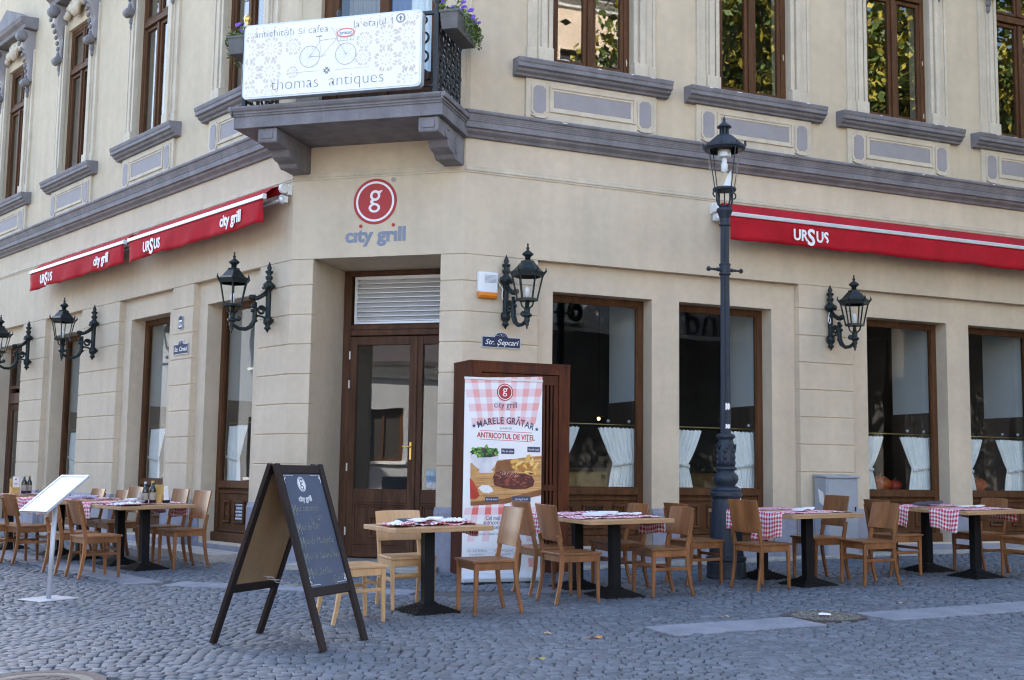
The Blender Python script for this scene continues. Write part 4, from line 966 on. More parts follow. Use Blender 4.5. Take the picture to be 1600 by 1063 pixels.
# alarm box
AM = FR @ T(.285,-.0,3.30); al = thing('alarm_box', 'white alarm box with an orange lens left of the wall lantern', 'alarm box', AM)
obj('housing', MB().prism([(-.125,.07),(-.10,.05),(.12,.05),(.125,.30),(-.125,.30)], -.075, 0), WHITEP, al, AM, bevel=.012, seg=2)
obj('lens', MB().sweepx([(-.004,.0),(-.06,-.012),(-.08,.02),(-.078,.065),(-.004,.065)], -.115, .118), ORANGE, al, AM, bevel=.01, seg=2)
for k in range(7): obj('grille_slot', MB().box(-.05, .10, -.0775, -.074, .175+k*.014, .180+k*.014), LOGOGREY, al, AM)
# street name plates
def name_plate(M, w_, h, s, label, size, shear=.35):
    t = thing('street_sign', label, 'street sign', M)
    n = 12; arc = [(w_*.17*math.cos(math.pi*k/n), h+.055*math.sin(math.pi*k/n)) for k in range(n+1)]
    def out(k): return [(-w_/2-k,-k),(w_/2+k,-k),(w_/2+k,h+k)]+[(x*(1+k*4) , z+k) for x, z in arc]+[(-w_/2-k,h+k)]
    obj('border', MB().prism(out(0), -.012, -.002), SILVER, t, M); obj('plate', MB().prism(out(-.010), -.0145, -.011), SIGNBLUE, t, M)
    b = MB()
    for sg in (-1,1):
        b.tube([(sg*(.01+.012*math.cos(a)), -.016, h-.0+.018+.012*math.sin(a)) for a in np.linspace(0,5,10)], .0025, 4); b.tube([(sg*.02,-.016,h+.006),(sg*.05,-.016,h+.016),(sg*.07,-.016,h+.008)], .0025, 4)
    obj('ornament', b, SILVER, t, M)
    text('lettering', s, size, M @ T(0,-.0155,h*.5-size*.33), WHITEPR, t, shear=shear, off=.0004, sx=1.0)
    return t
name_plate(FR @ T(.485,-.004,2.715), .50, .135, 'Str. \u0218epcari', 'dark blue plate with white script under the lantern by the corner door', .088)
name_plate(FL @ T(-2.93,-.004,2.835), .46, .15, 'Str. Covaci', 'dark blue street plate with script on the left wall pier', .09)
def number_plate(M, label):
    t = thing('number_plate', label, 'number plate', M)
    pl = lambda k: [(-.07-k,-.08-k),(.07+k,-.08-k),(.07+k,.06+k)]+[(.07*math.cos(a)*(1+k*9), .06+(.06+k)*math.sin(a)) for a in np.linspace(.2,2.94,9)]+[(-.07-k,.06+k)]
    obj('border', MB().prism(pl(0), -.012, -.002), SILVER, t, M); obj('plate', MB().prism(pl(-.008), -.0145, -.011), SIGNBLUE, t, M); obj('field', MB().box(-.045,.045,-.0165,-.0145,-.05,.05), WHITEPR, t, M)
    text('lettering', '19', .085, M @ T(0,-.0175,-.03), SIGNBLUE, t, off=.002)
number_plate(FL @ T(-2.97,-.004,3.27), 'small arched house number plate above the street plate on the left wall')
# signboard on the balcony
SX0, SX1, SZ0, SZ1, SY = -.15, 2.05, 5.50, 6.385, -1.10
SM = FC @ T(0, SY, 0)
sg = thing('balcony_signboard', 'white illuminated signboard with a bicycle drawing hung on the balcony', 'sign', FC @ T(.95,SY,5.5))
def rrect(x0,x1,z0,z1,r,n=6):
    P = []
    for cx, cz, a0 in ((x1-r,z1-r,0),(x0+r,z1-r,90),(x0+r,z0+r,180),(x1-r,z0+r,270)):
        for k in range(n+1): a = R_(a0+90*k/n); P.append((cx+r*math.cos(a), cz+r*math.sin(a)))
    return P
SIGNW = mat('sign_white_acrylic', (.88,.845,.795), .35, .03, 3)
obj('sign_case', MB().prism(rrect(SX0,SX1,SZ0,SZ1,.06), 0, .10), ALU, sg, SM); obj('sign_face', MB().prism(rrect(SX0+.02,SX1-.02,SZ0+.02,SZ1-.02,.05), -.006, .0), SIGNW, sg, SM)
def SP(X, Y):
    f = (X-145)/990; top = 150-90*f; bot = 560-65*f; return SX0+(SX1-SX0)*f, SZ0+(SZ1-SZ0)*(bot-Y)/(bot-top)
PETAL = mat('printed_beige', (.69,.585,.51), .5, .12, 9); INK = mat('printed_grey_ink', (.20,.20,.235), .5, .05, 9); GREYL = mat('printed_thin_line', (.36,.35,.35), .5, .05, 9)
pt = MB()
for X, Y, s in ((180,290,1),(305,280,1),(430,268,.7),(180,415,1),(300,405,1),(825,235,.7),(945,215,1),(1065,200,1),(945,345,1),(1070,335,1),(300,530,.8),(190,535,.8),(1065,455,.9),(1075,95,.7),(820,330,.7),(940,105,.6),(290,170,.6),(180,180,.7),(430,410,.5),(830,120,.5)):
    cx, cz = SP(X, Y)
    for k in range(8):
        a = math.pi/4*k+.39; c, s_ = math.cos(a), math.sin(a)
        def ray(a0, r0, r1, wv, bend=0):
            if not (SX0+.03 < cx+r1*math.cos(a0) < SX1-.03 and SZ0+.03 < cz+r1*math.sin(a0) < SZ1-.03): return
            c0, s0 = math.cos(a0), math.sin(a0); m0 = r0+.62*(r1-r0); c1, s1 = math.cos(a0+bend), math.sin(a0+bend)
            pt.add([(cx+r0*c0,-.0075,cz+r0*s0),(cx+m0*c0-wv*s0,-.0075,cz+m0*s0+wv*c0),(cx+r1*c1,-.0075,cz+r1*s1),(cx+m0*c0+wv*s0,-.0075,cz+m0*s0-wv*c0)], [(3,2,1,0)])
        for d in (-.16,.16): ray(a+d, .088*s, .150*s, .019*s, -d*.55); ray(a+.39+d*.5, .03*s, .078*s, .0045*s)
obj('printed_flowers', pt, PETAL, sg, SM, kind='stuff')
def st(s, X, Y, size, **k): x, z = SP(X, Y); return text('lettering', s, size, SM @ T(x,-.009,z), INK, sg, ext=.001, **k)
st('antichit\u0103\u021bi \u0219i cafea', 415, 203, .128, off=-.003, sx=.99); st('la etajul 1', 875, 155, .128, off=-.003, sx=1.02); st('thomas  antiques', 625, 490, .200, off=-.005, sx=1.02)
x, z = SP(1020,112); dd = MB(); disc(dd, .055, -.008, x, z, 28, .042, .001); dd.prism([(x-.008,z-.03),(x+.008,z-.03),(x+.008,z+.0),(x+.022,z+.0),(x,z+.03),(x-.022,z+.0),(x-.008,z+.0)], -.0092, -.008); obj('arrow_mark', dd, INK, sg, SM)
bk_ = MB()
def P2(X,Y,y=-.010): q = SP(X,Y); return (q[0], y, q[1])
for X, Y in ((525,325),(725,310)):
    cx, cz = SP(X,Y); disc(bk_, .128, -.009, cx, cz, 36, .122, .001)
    for k in range(10): a = k*math.pi/5; bk_.tube([(cx,-.0095,cz),(cx+.122*math.cos(a),-.0095,cz+.122*math.sin(a))], .0008, 3)
for seg in (((525,325),(590,325),(575,212)),((590,325),(672,225)),((525,325),(580,235)),((580,235),(672,222)),((655,175),(680,235),(725,310)),((640,160),(655,178)),((590,325),(620,312)),((575,212),(560,210))): bk_.tube([P2(*q) for q in seg], .0017, 4)
bk_.prism([SP(553,212),SP(590,205),SP(592,212),SP(570,216)], -.011, -.008)
obj('bicycle_drawing', bk_, GREYL, sg, SM)
bas = MB()
for k in range(6): bas.tube([P2(668+k*22,170-k*1.5),P2(680+k*17,245-k*1.5)], .0016, 3)
for k in range(4): bas.tube([P2(668+k*4,172+k*22),P2(776-k*4,165+k*22)], .0016, 3)
obj('basket_drawing', bas, GREYL, sg, SM)
x, z = SP(722,192); dd = MB(); disc(dd, .11, -.0095, x, z, 30, 0, .001, 1, .5); obj('red_oval', dd, mat('printed_coral',(.75,.20,.15),.5,.05,9), sg, SM); dd = MB(); disc(dd, .095, -.0105, x, z, 30, 0, .001, 1, .42); obj('white_oval', dd, WHITEPR, sg, SM)
text('lettering', 'bristot', .055, SM @ T(x,-.012,z-.018), INK, sg, ext=.0006, off=.001)
ln = MB(); ln.tube([P2(395,417),P2(575,404)], .0014, 3); ln.tube([P2(670,398),P2(855,384)], .0014, 3); obj('rule_lines', ln, GREYL, sg, SM)
x, z = SP(622,402); dd = MB()
for k in range(4): 
    a = k*math.pi/2; c, s_ = math.cos(a), math.sin(a); dd.add([(x+.012*c-.012*s_,-.009,z+.012*s_+.012*c),(x+.045*c-.02*s_,-.009,z+.045*s_+.02*c),(x+.03*c,-.009,z+.03*s_),(x+.045*c+.02*s_,-.009,z+.045*s_-.02*c),(x+.012*c+.012*s_,-.009,z+.012*s_-.012*c)], [(4,3,2,1,0)])
obj('small_emblem', dd, INK, sg, SM)
# planters with flowers
def planter(M, lx, ly, lz, label, nflow, trail, soft):
    t = thing('flower_box', label, 'flower box', M, 'flower boxes on the balcony railing')
    b = MB().add([(-lx*.42,-ly*.47,0),(lx*.42,-ly*.47,0),(lx*.42,ly*.47,0),(-lx*.42,ly*.47,0),(-lx/2,-ly/2,lz),(lx/2,-ly/2,lz),(lx/2,ly/2,lz),(-lx/2,ly/2,lz)], [(3,2,1,0),(0,1,5,4),(1,2,6,5),(2,3,7,6),(3,0,4,7)])
    b.box(-lx/2-.008,lx/2+.008,-ly/2-.008,ly/2+.008,lz-.03,lz); obj('box', b, POTGREY, t, M, bevel=.004)
    lf = MB(); r = random.Random(nflow)
    def leafq(c, s):
        v = Vector((r.uniform(-1,1),r.uniform(-1,1),r.uniform(-.3,1))).normalized(); u = v.cross(Vector((r.uniform(-1,1),r.uniform(-1,1),r.uniform(-1,1)))).normalized(); q = v.cross(u)
        c = Vector(c); lf.add([c-u*s*.5, c+q*s*.35+v*s*.15, c+u*s*.7, c-q*s*.35+v*s*.15], [(0,1,2,3)])
    for k in range(260): leafq((r.uniform(-lx*.6,lx*.6), r.uniform(-ly/2,ly/2), lz+abs(r.gauss(0,.06))), r.uniform(.03,.06))
    for k in range(trail):
        x, y = r.choice((-1,1))*lx*.5 if r.random() < .6 else r.uniform(-lx/2,lx/2), r.uniform(-ly/2,ly/2)
        if soft: x = soft*lx*.55
        L_ = r.uniform(.08,.30)
        for j in range(12): leafq((x+r.gauss(0,.015)+(.02 if x > 0 else -.02), y+r.gauss(0,.02), lz-L_*j/12), r.uniform(.025,.05))
    obj('foliage', lf, LEAF, t, M)
    for k in range(nflow):
        fl = MB(); c = (r.uniform(-lx*.6,lx*.6), r.uniform(-ly/2,ly/2), lz+r.uniform(.05,.15)); s = r.uniform(.028,.042); ax = r.uniform(0,6)
        for j in range(5):
            a = ax+j*2*math.pi/5; fl.ball((c[0]+s*.6*math.cos(a), c[1]+s*.5*math.sin(a)*.8, c[2]+s*.5*math.sin(a)), s*.55, 5, 4, (1,.7,.6))
        obj('flower', fl, PURPLE, t, M, smooth=True)
    return t
planter(FC @ T(2.305,-.58,6.20), .22, .72, .22, 'grey flower box with purple pansies on the right side of the balcony', 20, 22, 1)
planter(FC @ T(-.385,-.58,6.15), .22, .60, .22, 'flower box with trailing green plants on the left side of the balcony', 3, 30, -1)

# ================================================================== TIMBER STAND, BANNER, BOARDS, CABINET
UM = FR @ T(0,0,.125); z1 = 2.385
un = thing('timber_screen', 'tall red brown timber screen with vertical slats beside the corner door', 'timber screen', UM)
x0, x1, ya, yb = -.105, 1.145, -.52, -.012
obj('side_panel', MB().box(x0, x0+.03, ya+.002, yb, 0, z1-.03), UNITW, un, UM, bevel=.003); obj('side_panel', MB().box(x1-.03, x1, ya+.002, yb, 0, z1-.03), UNITW, un, UM, bevel=.003)
obj('top_panel', MB().box(x0-.004, x1+.004, ya-.0, yb, z1-.03, z1), UNITW, un, UM, bevel=.003); obj('back_panel', MB().box(x0+.03, x1-.03, yb-.03, yb-.01, .02, z1-.03), UNITW, un, UM)
obj('stile', MB().box(x0+.03, x0+.14, ya, ya+.035, 0, z1-.03), UNITW, un, UM, bevel=.003); obj('stile', MB().box(x1-.14, x1-.03, ya, ya+.035, 0, z1-.03), UNITW, un, UM, bevel=.003)
obj('cross_rail', MB().box(x0+.14, x1-.14, ya, ya+.035, z1-.13, z1-.03), UNITW, un, UM, bevel=.003); obj('cross_rail', MB().box(x0+.14, x1-.14, ya, ya+.035, .0, .16), UNITW, un, UM, bevel=.003)
obj('inner_rail', MB().box(x0+.145, x1-.145, ya+.012, ya+.04, z1-.25, z1-.137), UNITW, un, UM, bevel=.003); obj('inner_rail', MB().box(x0+.145, x1-.145, ya+.008, ya+.04, .93, 1.0), UNITW, un, UM, bevel=.003)
obj('inner_stile', MB().box(x0+.145, x0+.20, ya+.012, ya+.04, .16, z1-.25), UNITW, un, UM, bevel=.003); obj('inner_stile', MB().box(x1-.20, x1-.145, ya+.012, ya+.04, .16, z1-.25), UNITW, un, UM, bevel=.003)
for k in range(18):
    x = x0+.222+k*(x1-x0-.45)/17; obj('slat', MB().box(x-.013, x+.013, ya+.02, ya+.045, .16, z1-.25), UNITW, un, UM)

bo = Vector((-.492, 12.83)); bdir = Vector((.84,.32)).normalized()
BF = frame(bo, bdir); bz = gz(-.06, 12.99)
BM = BF @ T(0,0,bz)
bn = thing('roll_up_banner', 'white roll up banner with red checks and a steak picture standing before the timber screen', 'banner', BM @ T(.45,0,0))
BWD, BH = .885, 2.14
obj('base_case', MB().sweepx([(-.07,.01),(-.075,.05),(-.04,.10),(.04,.10),(.075,.05),(.07,.01)], -.005, BWD+.005), ALU, bn, BM, bevel=.006)
obj('foot', MB().box(.15,.20,-.16,.16,-.004,.009).box(.70,.75,-.16,.16,-.004,.009), BLACKM, bn, BM)
obj('support_pole', MB().tube([(BWD/2,.045,.08),(BWD/2,.03,BH)], .012, 8), ALU, bn, BM)
obj('top_bar', MB().box(-.003,BWD+.003,-.012,.014,BH-.012,BH+.012), ALU, bn, BM)
obj('print_sheet', MB().box(0,BWD,-.002,.0,.09,BH), WHITEPR, bn, BM)
def BP(X, Y):
    f = (Y-118)/927; xl = 118-23*f; xr = 447.5; u = (X-xl)/(xr-xl); top = 118+20*u; bot = 1045-5*u; return BWD*u, BH*(bot-Y)/(bot-top)+.0
def bpoly(name, pts, m, y): return obj(name, MB().prism([BP(*p) for p in pts], y-.0006, y), m, bn, BM)
PK = [mat('print_pink_'+n, c, .6, .04, 9) for n, c in (('strong',(.72,.16,.14)),('mid',(.80,.38,.36)),('pale',(.80,.60,.64)))]
rows_t = [118,143,172,208,238,272,302,335]; fan = lambda k, Y: 283+(k)*(60-(Y-118)*.062)
lay = [MB(), MB(), MB()]
def cell(a, b, Y0, Y1, k):
    q = []
    for X, Y in ((a(Y1),Y1),(b(Y1),Y1),(b(Y0),Y0),(a(Y0),Y0)):
        xl = 118-23*(Y-118)/927; q.append(BP(min(max(X,xl),447.5),Y))
    if max(p[0] for p in q)-min(p[0] for p in q) > .005: lay[k].add([(p[0],-.0027,p[1]) for p in q], [(0,1,2,3)])
cols = [-2.9,-2.35,-1.9,-1.4,-.95,-.42,0.03,.5,.95,1.45,1.9,2.4,2.9]
for r in range(len(rows_t)-1):
    for c in range(len(cols)-1):
        co, ro = c % 2 == 1, r % 2 == 0
        a = lambda Y, c=c: fan(cols[c], Y); b = lambda Y, c=c: fan(cols[c+1], Y)
        if co and ro: cell(a, b, rows_t[r], rows_t[r+1], 1)
        elif co or ro: cell(a, b, rows_t[r], rows_t[r+1], 2)
rows_b = [688,708,740,775]; fb = lambda k, Y: 283+k*(72+(Y-700)*.09)
for r in range(len(rows_b)-1):
    for c in range(len(cols)-1):
        co, ro = c % 2 == 1, r % 2 == 1
        a = lambda Y, c=c: fb(cols[c]*.8, Y); b = lambda Y, c=c: fb(cols[c+1]*.8, Y)
        if co and ro: cell(a, b, rows_b[r], rows_b[r+1], 0)
        elif co or ro: cell(a, b, rows_b[r], rows_b[r+1], 1 if r < 1 else 2)
for c in range(len(cols)-1):
    if c % 2: cell(lambda Y: fb(cols[c]*.8,Y), lambda Y: fb(cols[c+1]*.8,Y), 775, 860, 2); cell(lambda Y: fb(cols[c]*.8,Y), lambda Y: fb(cols[c+1]*.8,Y), 935, 975, 1)
for k in range(3): obj('printed_checks', lay[k], PK[k], bn, BM, kind='stuff')
x, z = BP(286,187); emblem(BM @ T(x,-.003,z), .092, bn)
NAVYP = mat('print_navy', (.06,.065,.12), .6, .05, 9); REDP = mat('print_red', (.55,.03,.04), .6, .05, 9)
def bt(s, X, Y, size, m=NAVYP, rot=0, **k): x, z = BP(X, Y); return text('lettering', s, size, BM @ T(x,-.0035,z) @ RY(rot), m, bn, ext=.0005, **k)
bt('city grill', 289, 258, .098, sx=.86)
mw = {'M':1.25,'A':1.05,'E':.85,'L':.8,' ':.5,'T':.9,'G':1.08,'R':.95,'\u0102':1.05}; tot = sum(mw[c] for c in 'MARELE GR\u0102TAR'); acc = 0
for ch in 'MARELE GR\u0102TAR':
    t = (acc+mw[ch]/2)/tot*2-1; acc += mw[ch]
    if ch != ' ': bt(ch, 289+t*120, 330+26*t*t+7*t, .098, off=.002, rot=t*.30, sx=.82)
bt('prezint\u0103', 290, 356, .04, LOGOGREY); bt('ANTRICOTUL DE VI\u021aEL', 291, 399, .078, REDP, off=.002, sx=.80, rot=.035)
for Y in (366, 406): 
    a, b = BP(178,Y-6), BP(405,Y+9); obj('rule_line', MB().prism([(a[0],a[1]),(b[0],b[1]),(b[0],b[1]+.005),(a[0],a[1]+.005)], -.0033, -.0026), REDP, bn, BM)
for X, Y in ((154,338),(425,358)):
    cx, cz = BP(X,Y); obj('star', MB().prism([(cx+(.026 if k % 2 == 0 else .011)*math.sin(k*math.pi/5), cz+(.026 if k % 2 == 0 else .011)*math.cos(k*math.pi/5)) for k in range(10)], -.0033, -.0026), NAVYP, bn, BM)
# the printed picture: board, bowl of salad, wedges, steak, salt, pepper
pw = lambda n, c, c2, sc: mat('print_'+n, c, .6, 0, sc, col2=c2)
WB = pw('board', (.45,.22,.07), (.62,.36,.14), 9); WBD = pw('board_edge', (.20,.07,.02), (.30,.12,.04), 9)
WB2 = pw('board_light', (.62,.34,.12), (.74,.46,.20), 20)
bpoly('printed_board', [(138,505),(160,512),(410,480),(447,478),(447,640),(440,655),(290,690),(137,697)], WB, -.0027); bpoly('printed_board_edge', [(137,682),(290,668),(447,628),(447,655),(290,692),(137,700)], WBD, -.0034)
bpoly('printed_board_shade', [(240,560),(250,500),(320,492),(330,545)], WBD, -.0034)
bpoly('printed_bowl', [(137,470),(150,462),(262,455),(258,490),(240,525),(228,540),(236,546),(232,552),(178,552),(172,545),(178,538),(150,515),(139,495)], pw('bowl', (.52,.53,.56), (.76,.76,.79), 7), -.0034)
rf = random.Random(5)
def blob(X, Y, rx, ry, n, m, y, name, rot=0):
    pts = []
    for k in range(n):
        a = 2*math.pi*k/n; q = rf.uniform(.72,1.12); dx, dy = rx*q*math.cos(a), ry*q*math.sin(a); pts.append((X+dx*math.cos(rot)-dy*math.sin(rot), Y+dx*math.sin(rot)+dy*math.cos(rot)))
    return bpoly(name, pts, m, y)
GRN = [pw('leaf_%d' % i, c, tuple(min(1, v*2.2) for v in c), 60) for i, c in enumerate(((.01,.03,.008),(.04,.12,.02),(.12,.26,.04),(.06,.02,.03)))]
blob(200,458,60,24,16,GRN[0],-.0041,'printed_salad')
for k in range(34): blob(rf.uniform(148,252), rf.uniform(434,474), rf.uniform(7,15), rf.uniform(4,9), 7, GRN[rf.choice((0,1,1,2,2,3))], -.0043-.00002*k, 'printed_leaf', rf.uniform(0,3))
POT = [pw('potato_%d' % i, c, c2, 35) for i, (c, c2) in enumerate((((.30,.10,.015),(.55,.26,.05)),((.55,.28,.05),(.80,.52,.13)),((.70,.42,.09),(.88,.66,.25))))]
for k, (X, Y, rx, ry, ro) in enumerate(((350,520,42,18,.1),(385,490,12,26,.4),(330,500,22,11,-.2),(400,530,26,16,.8),(420,545,14,24,-.3),(365,540,30,12,.2),(345,515,24,8,-.5),(405,508,9,24,.2),(375,525,16,9,.9),(425,520,8,20,.5),(330,530,18,8,.5),(390,552,20,8,.1))): blob(X, Y, rx, ry, 8, POT[(0,1,1,0,1,0,2,2,1,2,1,2)[k]], -.0041-.00004*k, 'printed_potato', ro)
MEAT = [pw('meat_%d' % i, c, c2, 55) for i, (c, c2) in enumerate((((.045,.008,.006),(.16,.035,.02)),((.16,.03,.02),(.38,.10,.06)),((.30,.12,.08),(.60,.45,.38))))]
bpoly('printed_steak', [(234,570),(250,548),(285,546),(330,556),(370,556),(405,570),(417,590),(410,615),(380,626),(330,628),(280,622),(240,608)], MEAT[0], -.0048)
for k in range(46): blob(rf.uniform(245,405), rf.uniform(556,616), rf.uniform(5,16), rf.uniform(2,6), 6, MEAT[rf.choice((0,1,1,1))], -.0049-.00001*k, 'printed_meat_grain', rf.uniform(-.5,.5))
for k in range(26): blob(rf.uniform(262,345), rf.uniform(548,574), rf.uniform(2,6), rf.uniform(1.5,3), 6, MEAT[2], -.00545, 'printed_crust', rf.uniform(0,3))
for k in range(14): q = 500+k*13; bpoly('printed_grain_line', [(160,q),(445,q-14+rf.uniform(-6,6)),(445,q-12),(160,q+2)], WBD if k % 3 == 0 else WB2, -.0031)
bpoly('printed_salt', [(170,620),(185,608),(215,608),(232,622),(235,636),(215,645),(190,640)], pw('salt', (.7,.7,.7), (.84,.84,.84), 60), -.0041)
bpoly('printed_pepper', [(135,575),(150,590),(165,620),(176,655),(160,670),(136,668)], pw('pepper', (.32,.02,.01), (.55,.06,.02), 12), -.0041)
for X0,X1,Y0,Y1,s in ((270,327,444,467,'Mix de salate'),(384,440,438,460,'Cartofi cop\u021bi'),(200,258,660,682,'Sare de mare'),(318,400,660,684,'Carne fraged\u0103 de vi\u021bel')):
    a, b = BP(X0,Y1), BP(X1,Y0); obj('printed_tag', MB().prism([(a[0],a[1]),(b[0],a[1]),(b[0],b[1]),(a[0],b[1])], -.0056, -.005), NAVYP, bn, BM)
    text('lettering', s, .030, BM @ T((a[0]+b[0])/2,-.006,(a[1]+b[1])/2-.010), WHITEPR, bn, ext=.0003, sx=.8*(b[0]-a[0])/(.0135*len(s)+.02) if len(s) > 14 else .8)
for s, X, Y in (('Cel mai fraged',262,764),('antricot de vi\u021bel',258,784),('\u00eel g\u0103se\u0219ti aici',258,805)): bt(s, X, Y, .062, LOGOGREY, off=.001, sx=.85)
bt('Produs valabil \u00een restaurantele City Grill.', 285, 832, .038, LOGOGREY)
for X, s, s2 in ((165,'City Grill Br\u0103tianu','B-dul Br\u0103tianu 1'),(280,'City Grill Lipscani','Str. Lipscani 12'),(385,'City Grill Covaci','Str. Covaci 19')): bt(s, X, 905, .030, LOGOGREY); bt(s2, X, 922, .026, LOGOGREY)
for Y in (893, 911): a, b = BP(122,Y), BP(420,Y+4); obj('rule_line', MB().prism([(a[0],a[1]),(b[0],b[1]),(b[0],b[1]+.002),(a[0],a[1]+.002)], -.0033, -.0026), LOGOGREY, bn, BM)

# chalkboard
ea = Vector((.38,.92)).normalized(); AF = frame(Vector((-1.71,8.75)), ea); azg = gz(-1.6,9.05)-.005; AH, AL, SP_ = 1.29, .645, .44
AMt = AF @ T(0,0,azg)
ab = thing('chalkboard_stand', 'dark framed folding chalkboard with yellow handwriting in the foreground', 'chalkboard', AMt @ T(AL/2,0,0))
sl = math.hypot(SP_, AH); th = math.atan2(SP_, AH)
for sgn, nm in ((1,'front'),(-1,'back')):
    PM = AMt @ (T(0,-SP_,0) @ RX(-th)) if sgn == 1 else AMt @ (T(AL,SP_,0) @ RZ(math.pi) @ RX(-th))
    obj('board_leg', MB().box(0,.062,-.038,-.004,.0,sl), BOARDW, ab, PM, bevel=.004); obj('board_leg', MB().box(AL-.062,AL,-.038,-.004,.0,sl), BOARDW, ab, PM, bevel=.004)
    obj('board_rail', MB().box(.062,AL-.062,-.033,-.005,sl-.075,sl-.01), BOARDW, ab, PM, bevel=.004); obj('board_rail', MB().box(.062,AL-.062,-.033,-.005,.38,.445), BOARDW, ab, PM, bevel=.004)
    pn = obj('writing_board', MB().box(.05,AL-.05,-.024,-.019,.435,sl-.07), SLATE, ab, PM); obj('board_back', MB().box(.05,AL-.05,-.0185,-.013,.435,sl-.07), HARDB, ab, PM)
    if sgn == 1:
        y = -.0255
        W2 = AL/2
        dd = MB(); disc(dd, .056, y+.001, W2-.03, sl-.155, 32, .051, .001, .95, 1); disc(dd, .046, y+.001, W2-.03, sl-.155, 32, 0, .001, .95, 1); obj('chalk_emblem', dd, WHITEPR, ab, PM)
        letter_g(PM @ T(W2-.03,y+.0035,sl-.155), .068, SLATE, ab)
        text('chalk_lettering', 'city grill', .062, PM @ T(W2-.03,y,sl-.285), WHITEPR, ab, ext=.0006, off=.001, sx=.9)
        rows = [('Mici autentici',.085,.36,.075),('pe gril',.30,.425,.06),('Mici de Olt',.085,.50,.075),('Mici de Medgidia',.085,.605,.075),('Mici de Sabaru Vest',.085,.715,.07),('Mici \u201eLehliu',.085,.83,.075),('Gar\u0103\u201d',.40,.885,.06)]
        for s, xx, dz_, size in rows:
            text('chalk_lettering', s[0], size*1.7, PM @ T(xx,y,sl-dz_-.03), CHALK, ab, ext=.0004, align='LEFT', off=-.0035, sx=.60)
            text('chalk_lettering', s[1:], size, PM @ T(xx+.058,y,sl-dz_), CHALK, ab, ext=.0004, align='LEFT', shear=.25, off=-.0022, sx=.84, spacing=1.02)
        for cx, cz, sx_, sz_ in ((.085,sl-.10,1,-1),(AL-.085,sl-.10,-1,-1),(.085,.475,1,1),(AL-.085,.475,-1,1)):
            q = MB(); q.tube([(cx+sx_*(.0+.012*math.cos(a)), y, cz+sz_*.012*math.sin(a)) for a in np.linspace(0,5.5,10)], .003, 4); q.tube([(cx,y,cz+sz_*.012),(cx-sx_*.012,y,cz+sz_*.032),(cx,y,cz+sz_*.045)], .003, 4); q.tube([(cx+sx_*.02,y,cz-sz_*.012),(cx+sx_*.12,y,cz-sz_*.012)], .002, 4); obj('corner_ornament', q, WHITEPR, ab, PM)
cn = MB()
for k in range(16):
    t = k/15; c = Vector((AL*.62, -SP_*.62+2*SP_*.62*t, .46-.05*math.sin(math.pi*t))); a0 = 0 if k % 2 else 1.57
    cn.tube([(c.x+.010*math.cos(a)*math.cos(a0), c.y+.034*math.sin(a), c.z+.010*math.cos(a)*math.sin(a0)) for a in np.linspace(0,5.5,8)], .003, 4, closed=True)
obj('chain', cn, ALU, ab, AMt)

# menu stand
MX, MY = -4.27, 11.49; mg = gz(MX,MY)
MM = T(MX,MY,mg); ms = thing('menu_stand', 'white tilted menu display on a slim silver pole at the left', 'menu stand', MM)
obj('foot_plate', MB().add([(-.27,-.05,0),(.02,-.24,0),(.26,.07,0),(-.03,.24,0),(-.27,-.05,.012),(.02,-.24,.012),(.26,.07,.012),(-.03,.24,.012)], [(3,2,1,0),(4,5,6,7),(0,1,5,4),(1,2,6,5),(2,3,7,6),(3,0,4,7)]), SILVER, ms, MM @ TILT, bevel=.003)
obj('pole', MB().tube([(0,0,.01),(0.02,0,.86)], .022, 14), SILVER, ms, MM, smooth=True)
wv = Vector((.365,-.27,.004)); sv = Vector((.29,.33,.34)); sv -= wv*(sv.dot(wv)/wv.dot(wv)); nrm = wv.cross(sv).normalized(); 
c0 = Vector((-4.615,11.49+.05,.835))
PMm = Matrix(((wv.normalized().x, -nrm.x, sv.normalized().x, c0.x),(wv.normalized().y, -nrm.y, sv.normalized().y, c0.y),(wv.normalized().z, -nrm.z, sv.normalized().z, c0.z),(0,0,0,1)))
wl_, sl_ = wv.length, sv.length
obj('display_frame', MB().box(0,wl_,-.0,.02,0,.028).box(0,wl_,-.0,.02,sl_-.028,sl_).box(0,.028,-.0,.02,.028,sl_-.028).box(wl_-.028,wl_,-.0,.02,.028,sl_-.028).box(0,wl_,.02,.025,0,sl_), SILVER, ms, PMm, bevel=.003)
obj('menu_sheet', MB().box(.028,wl_-.028,.008,.019,.028,sl_-.028), WHITEPR, ms, PMm)
for k in range(9): obj('text_line', MB().box(.09,wl_-.09-(k % 3)*.04,.0068,.0078,.08+k*.04,.088+k*.04), mat('faint_print',(.76,.76,.75),.6,.03,9) if k == 0 else bpy.data.materials['faint_print'], ms, PMm)
obj('neck', MB().tube([(wl_*.45,.03,sl_*.35),(wl_*.45,.10,sl_*.30)], .018, 8), SILVER, ms, PMm)

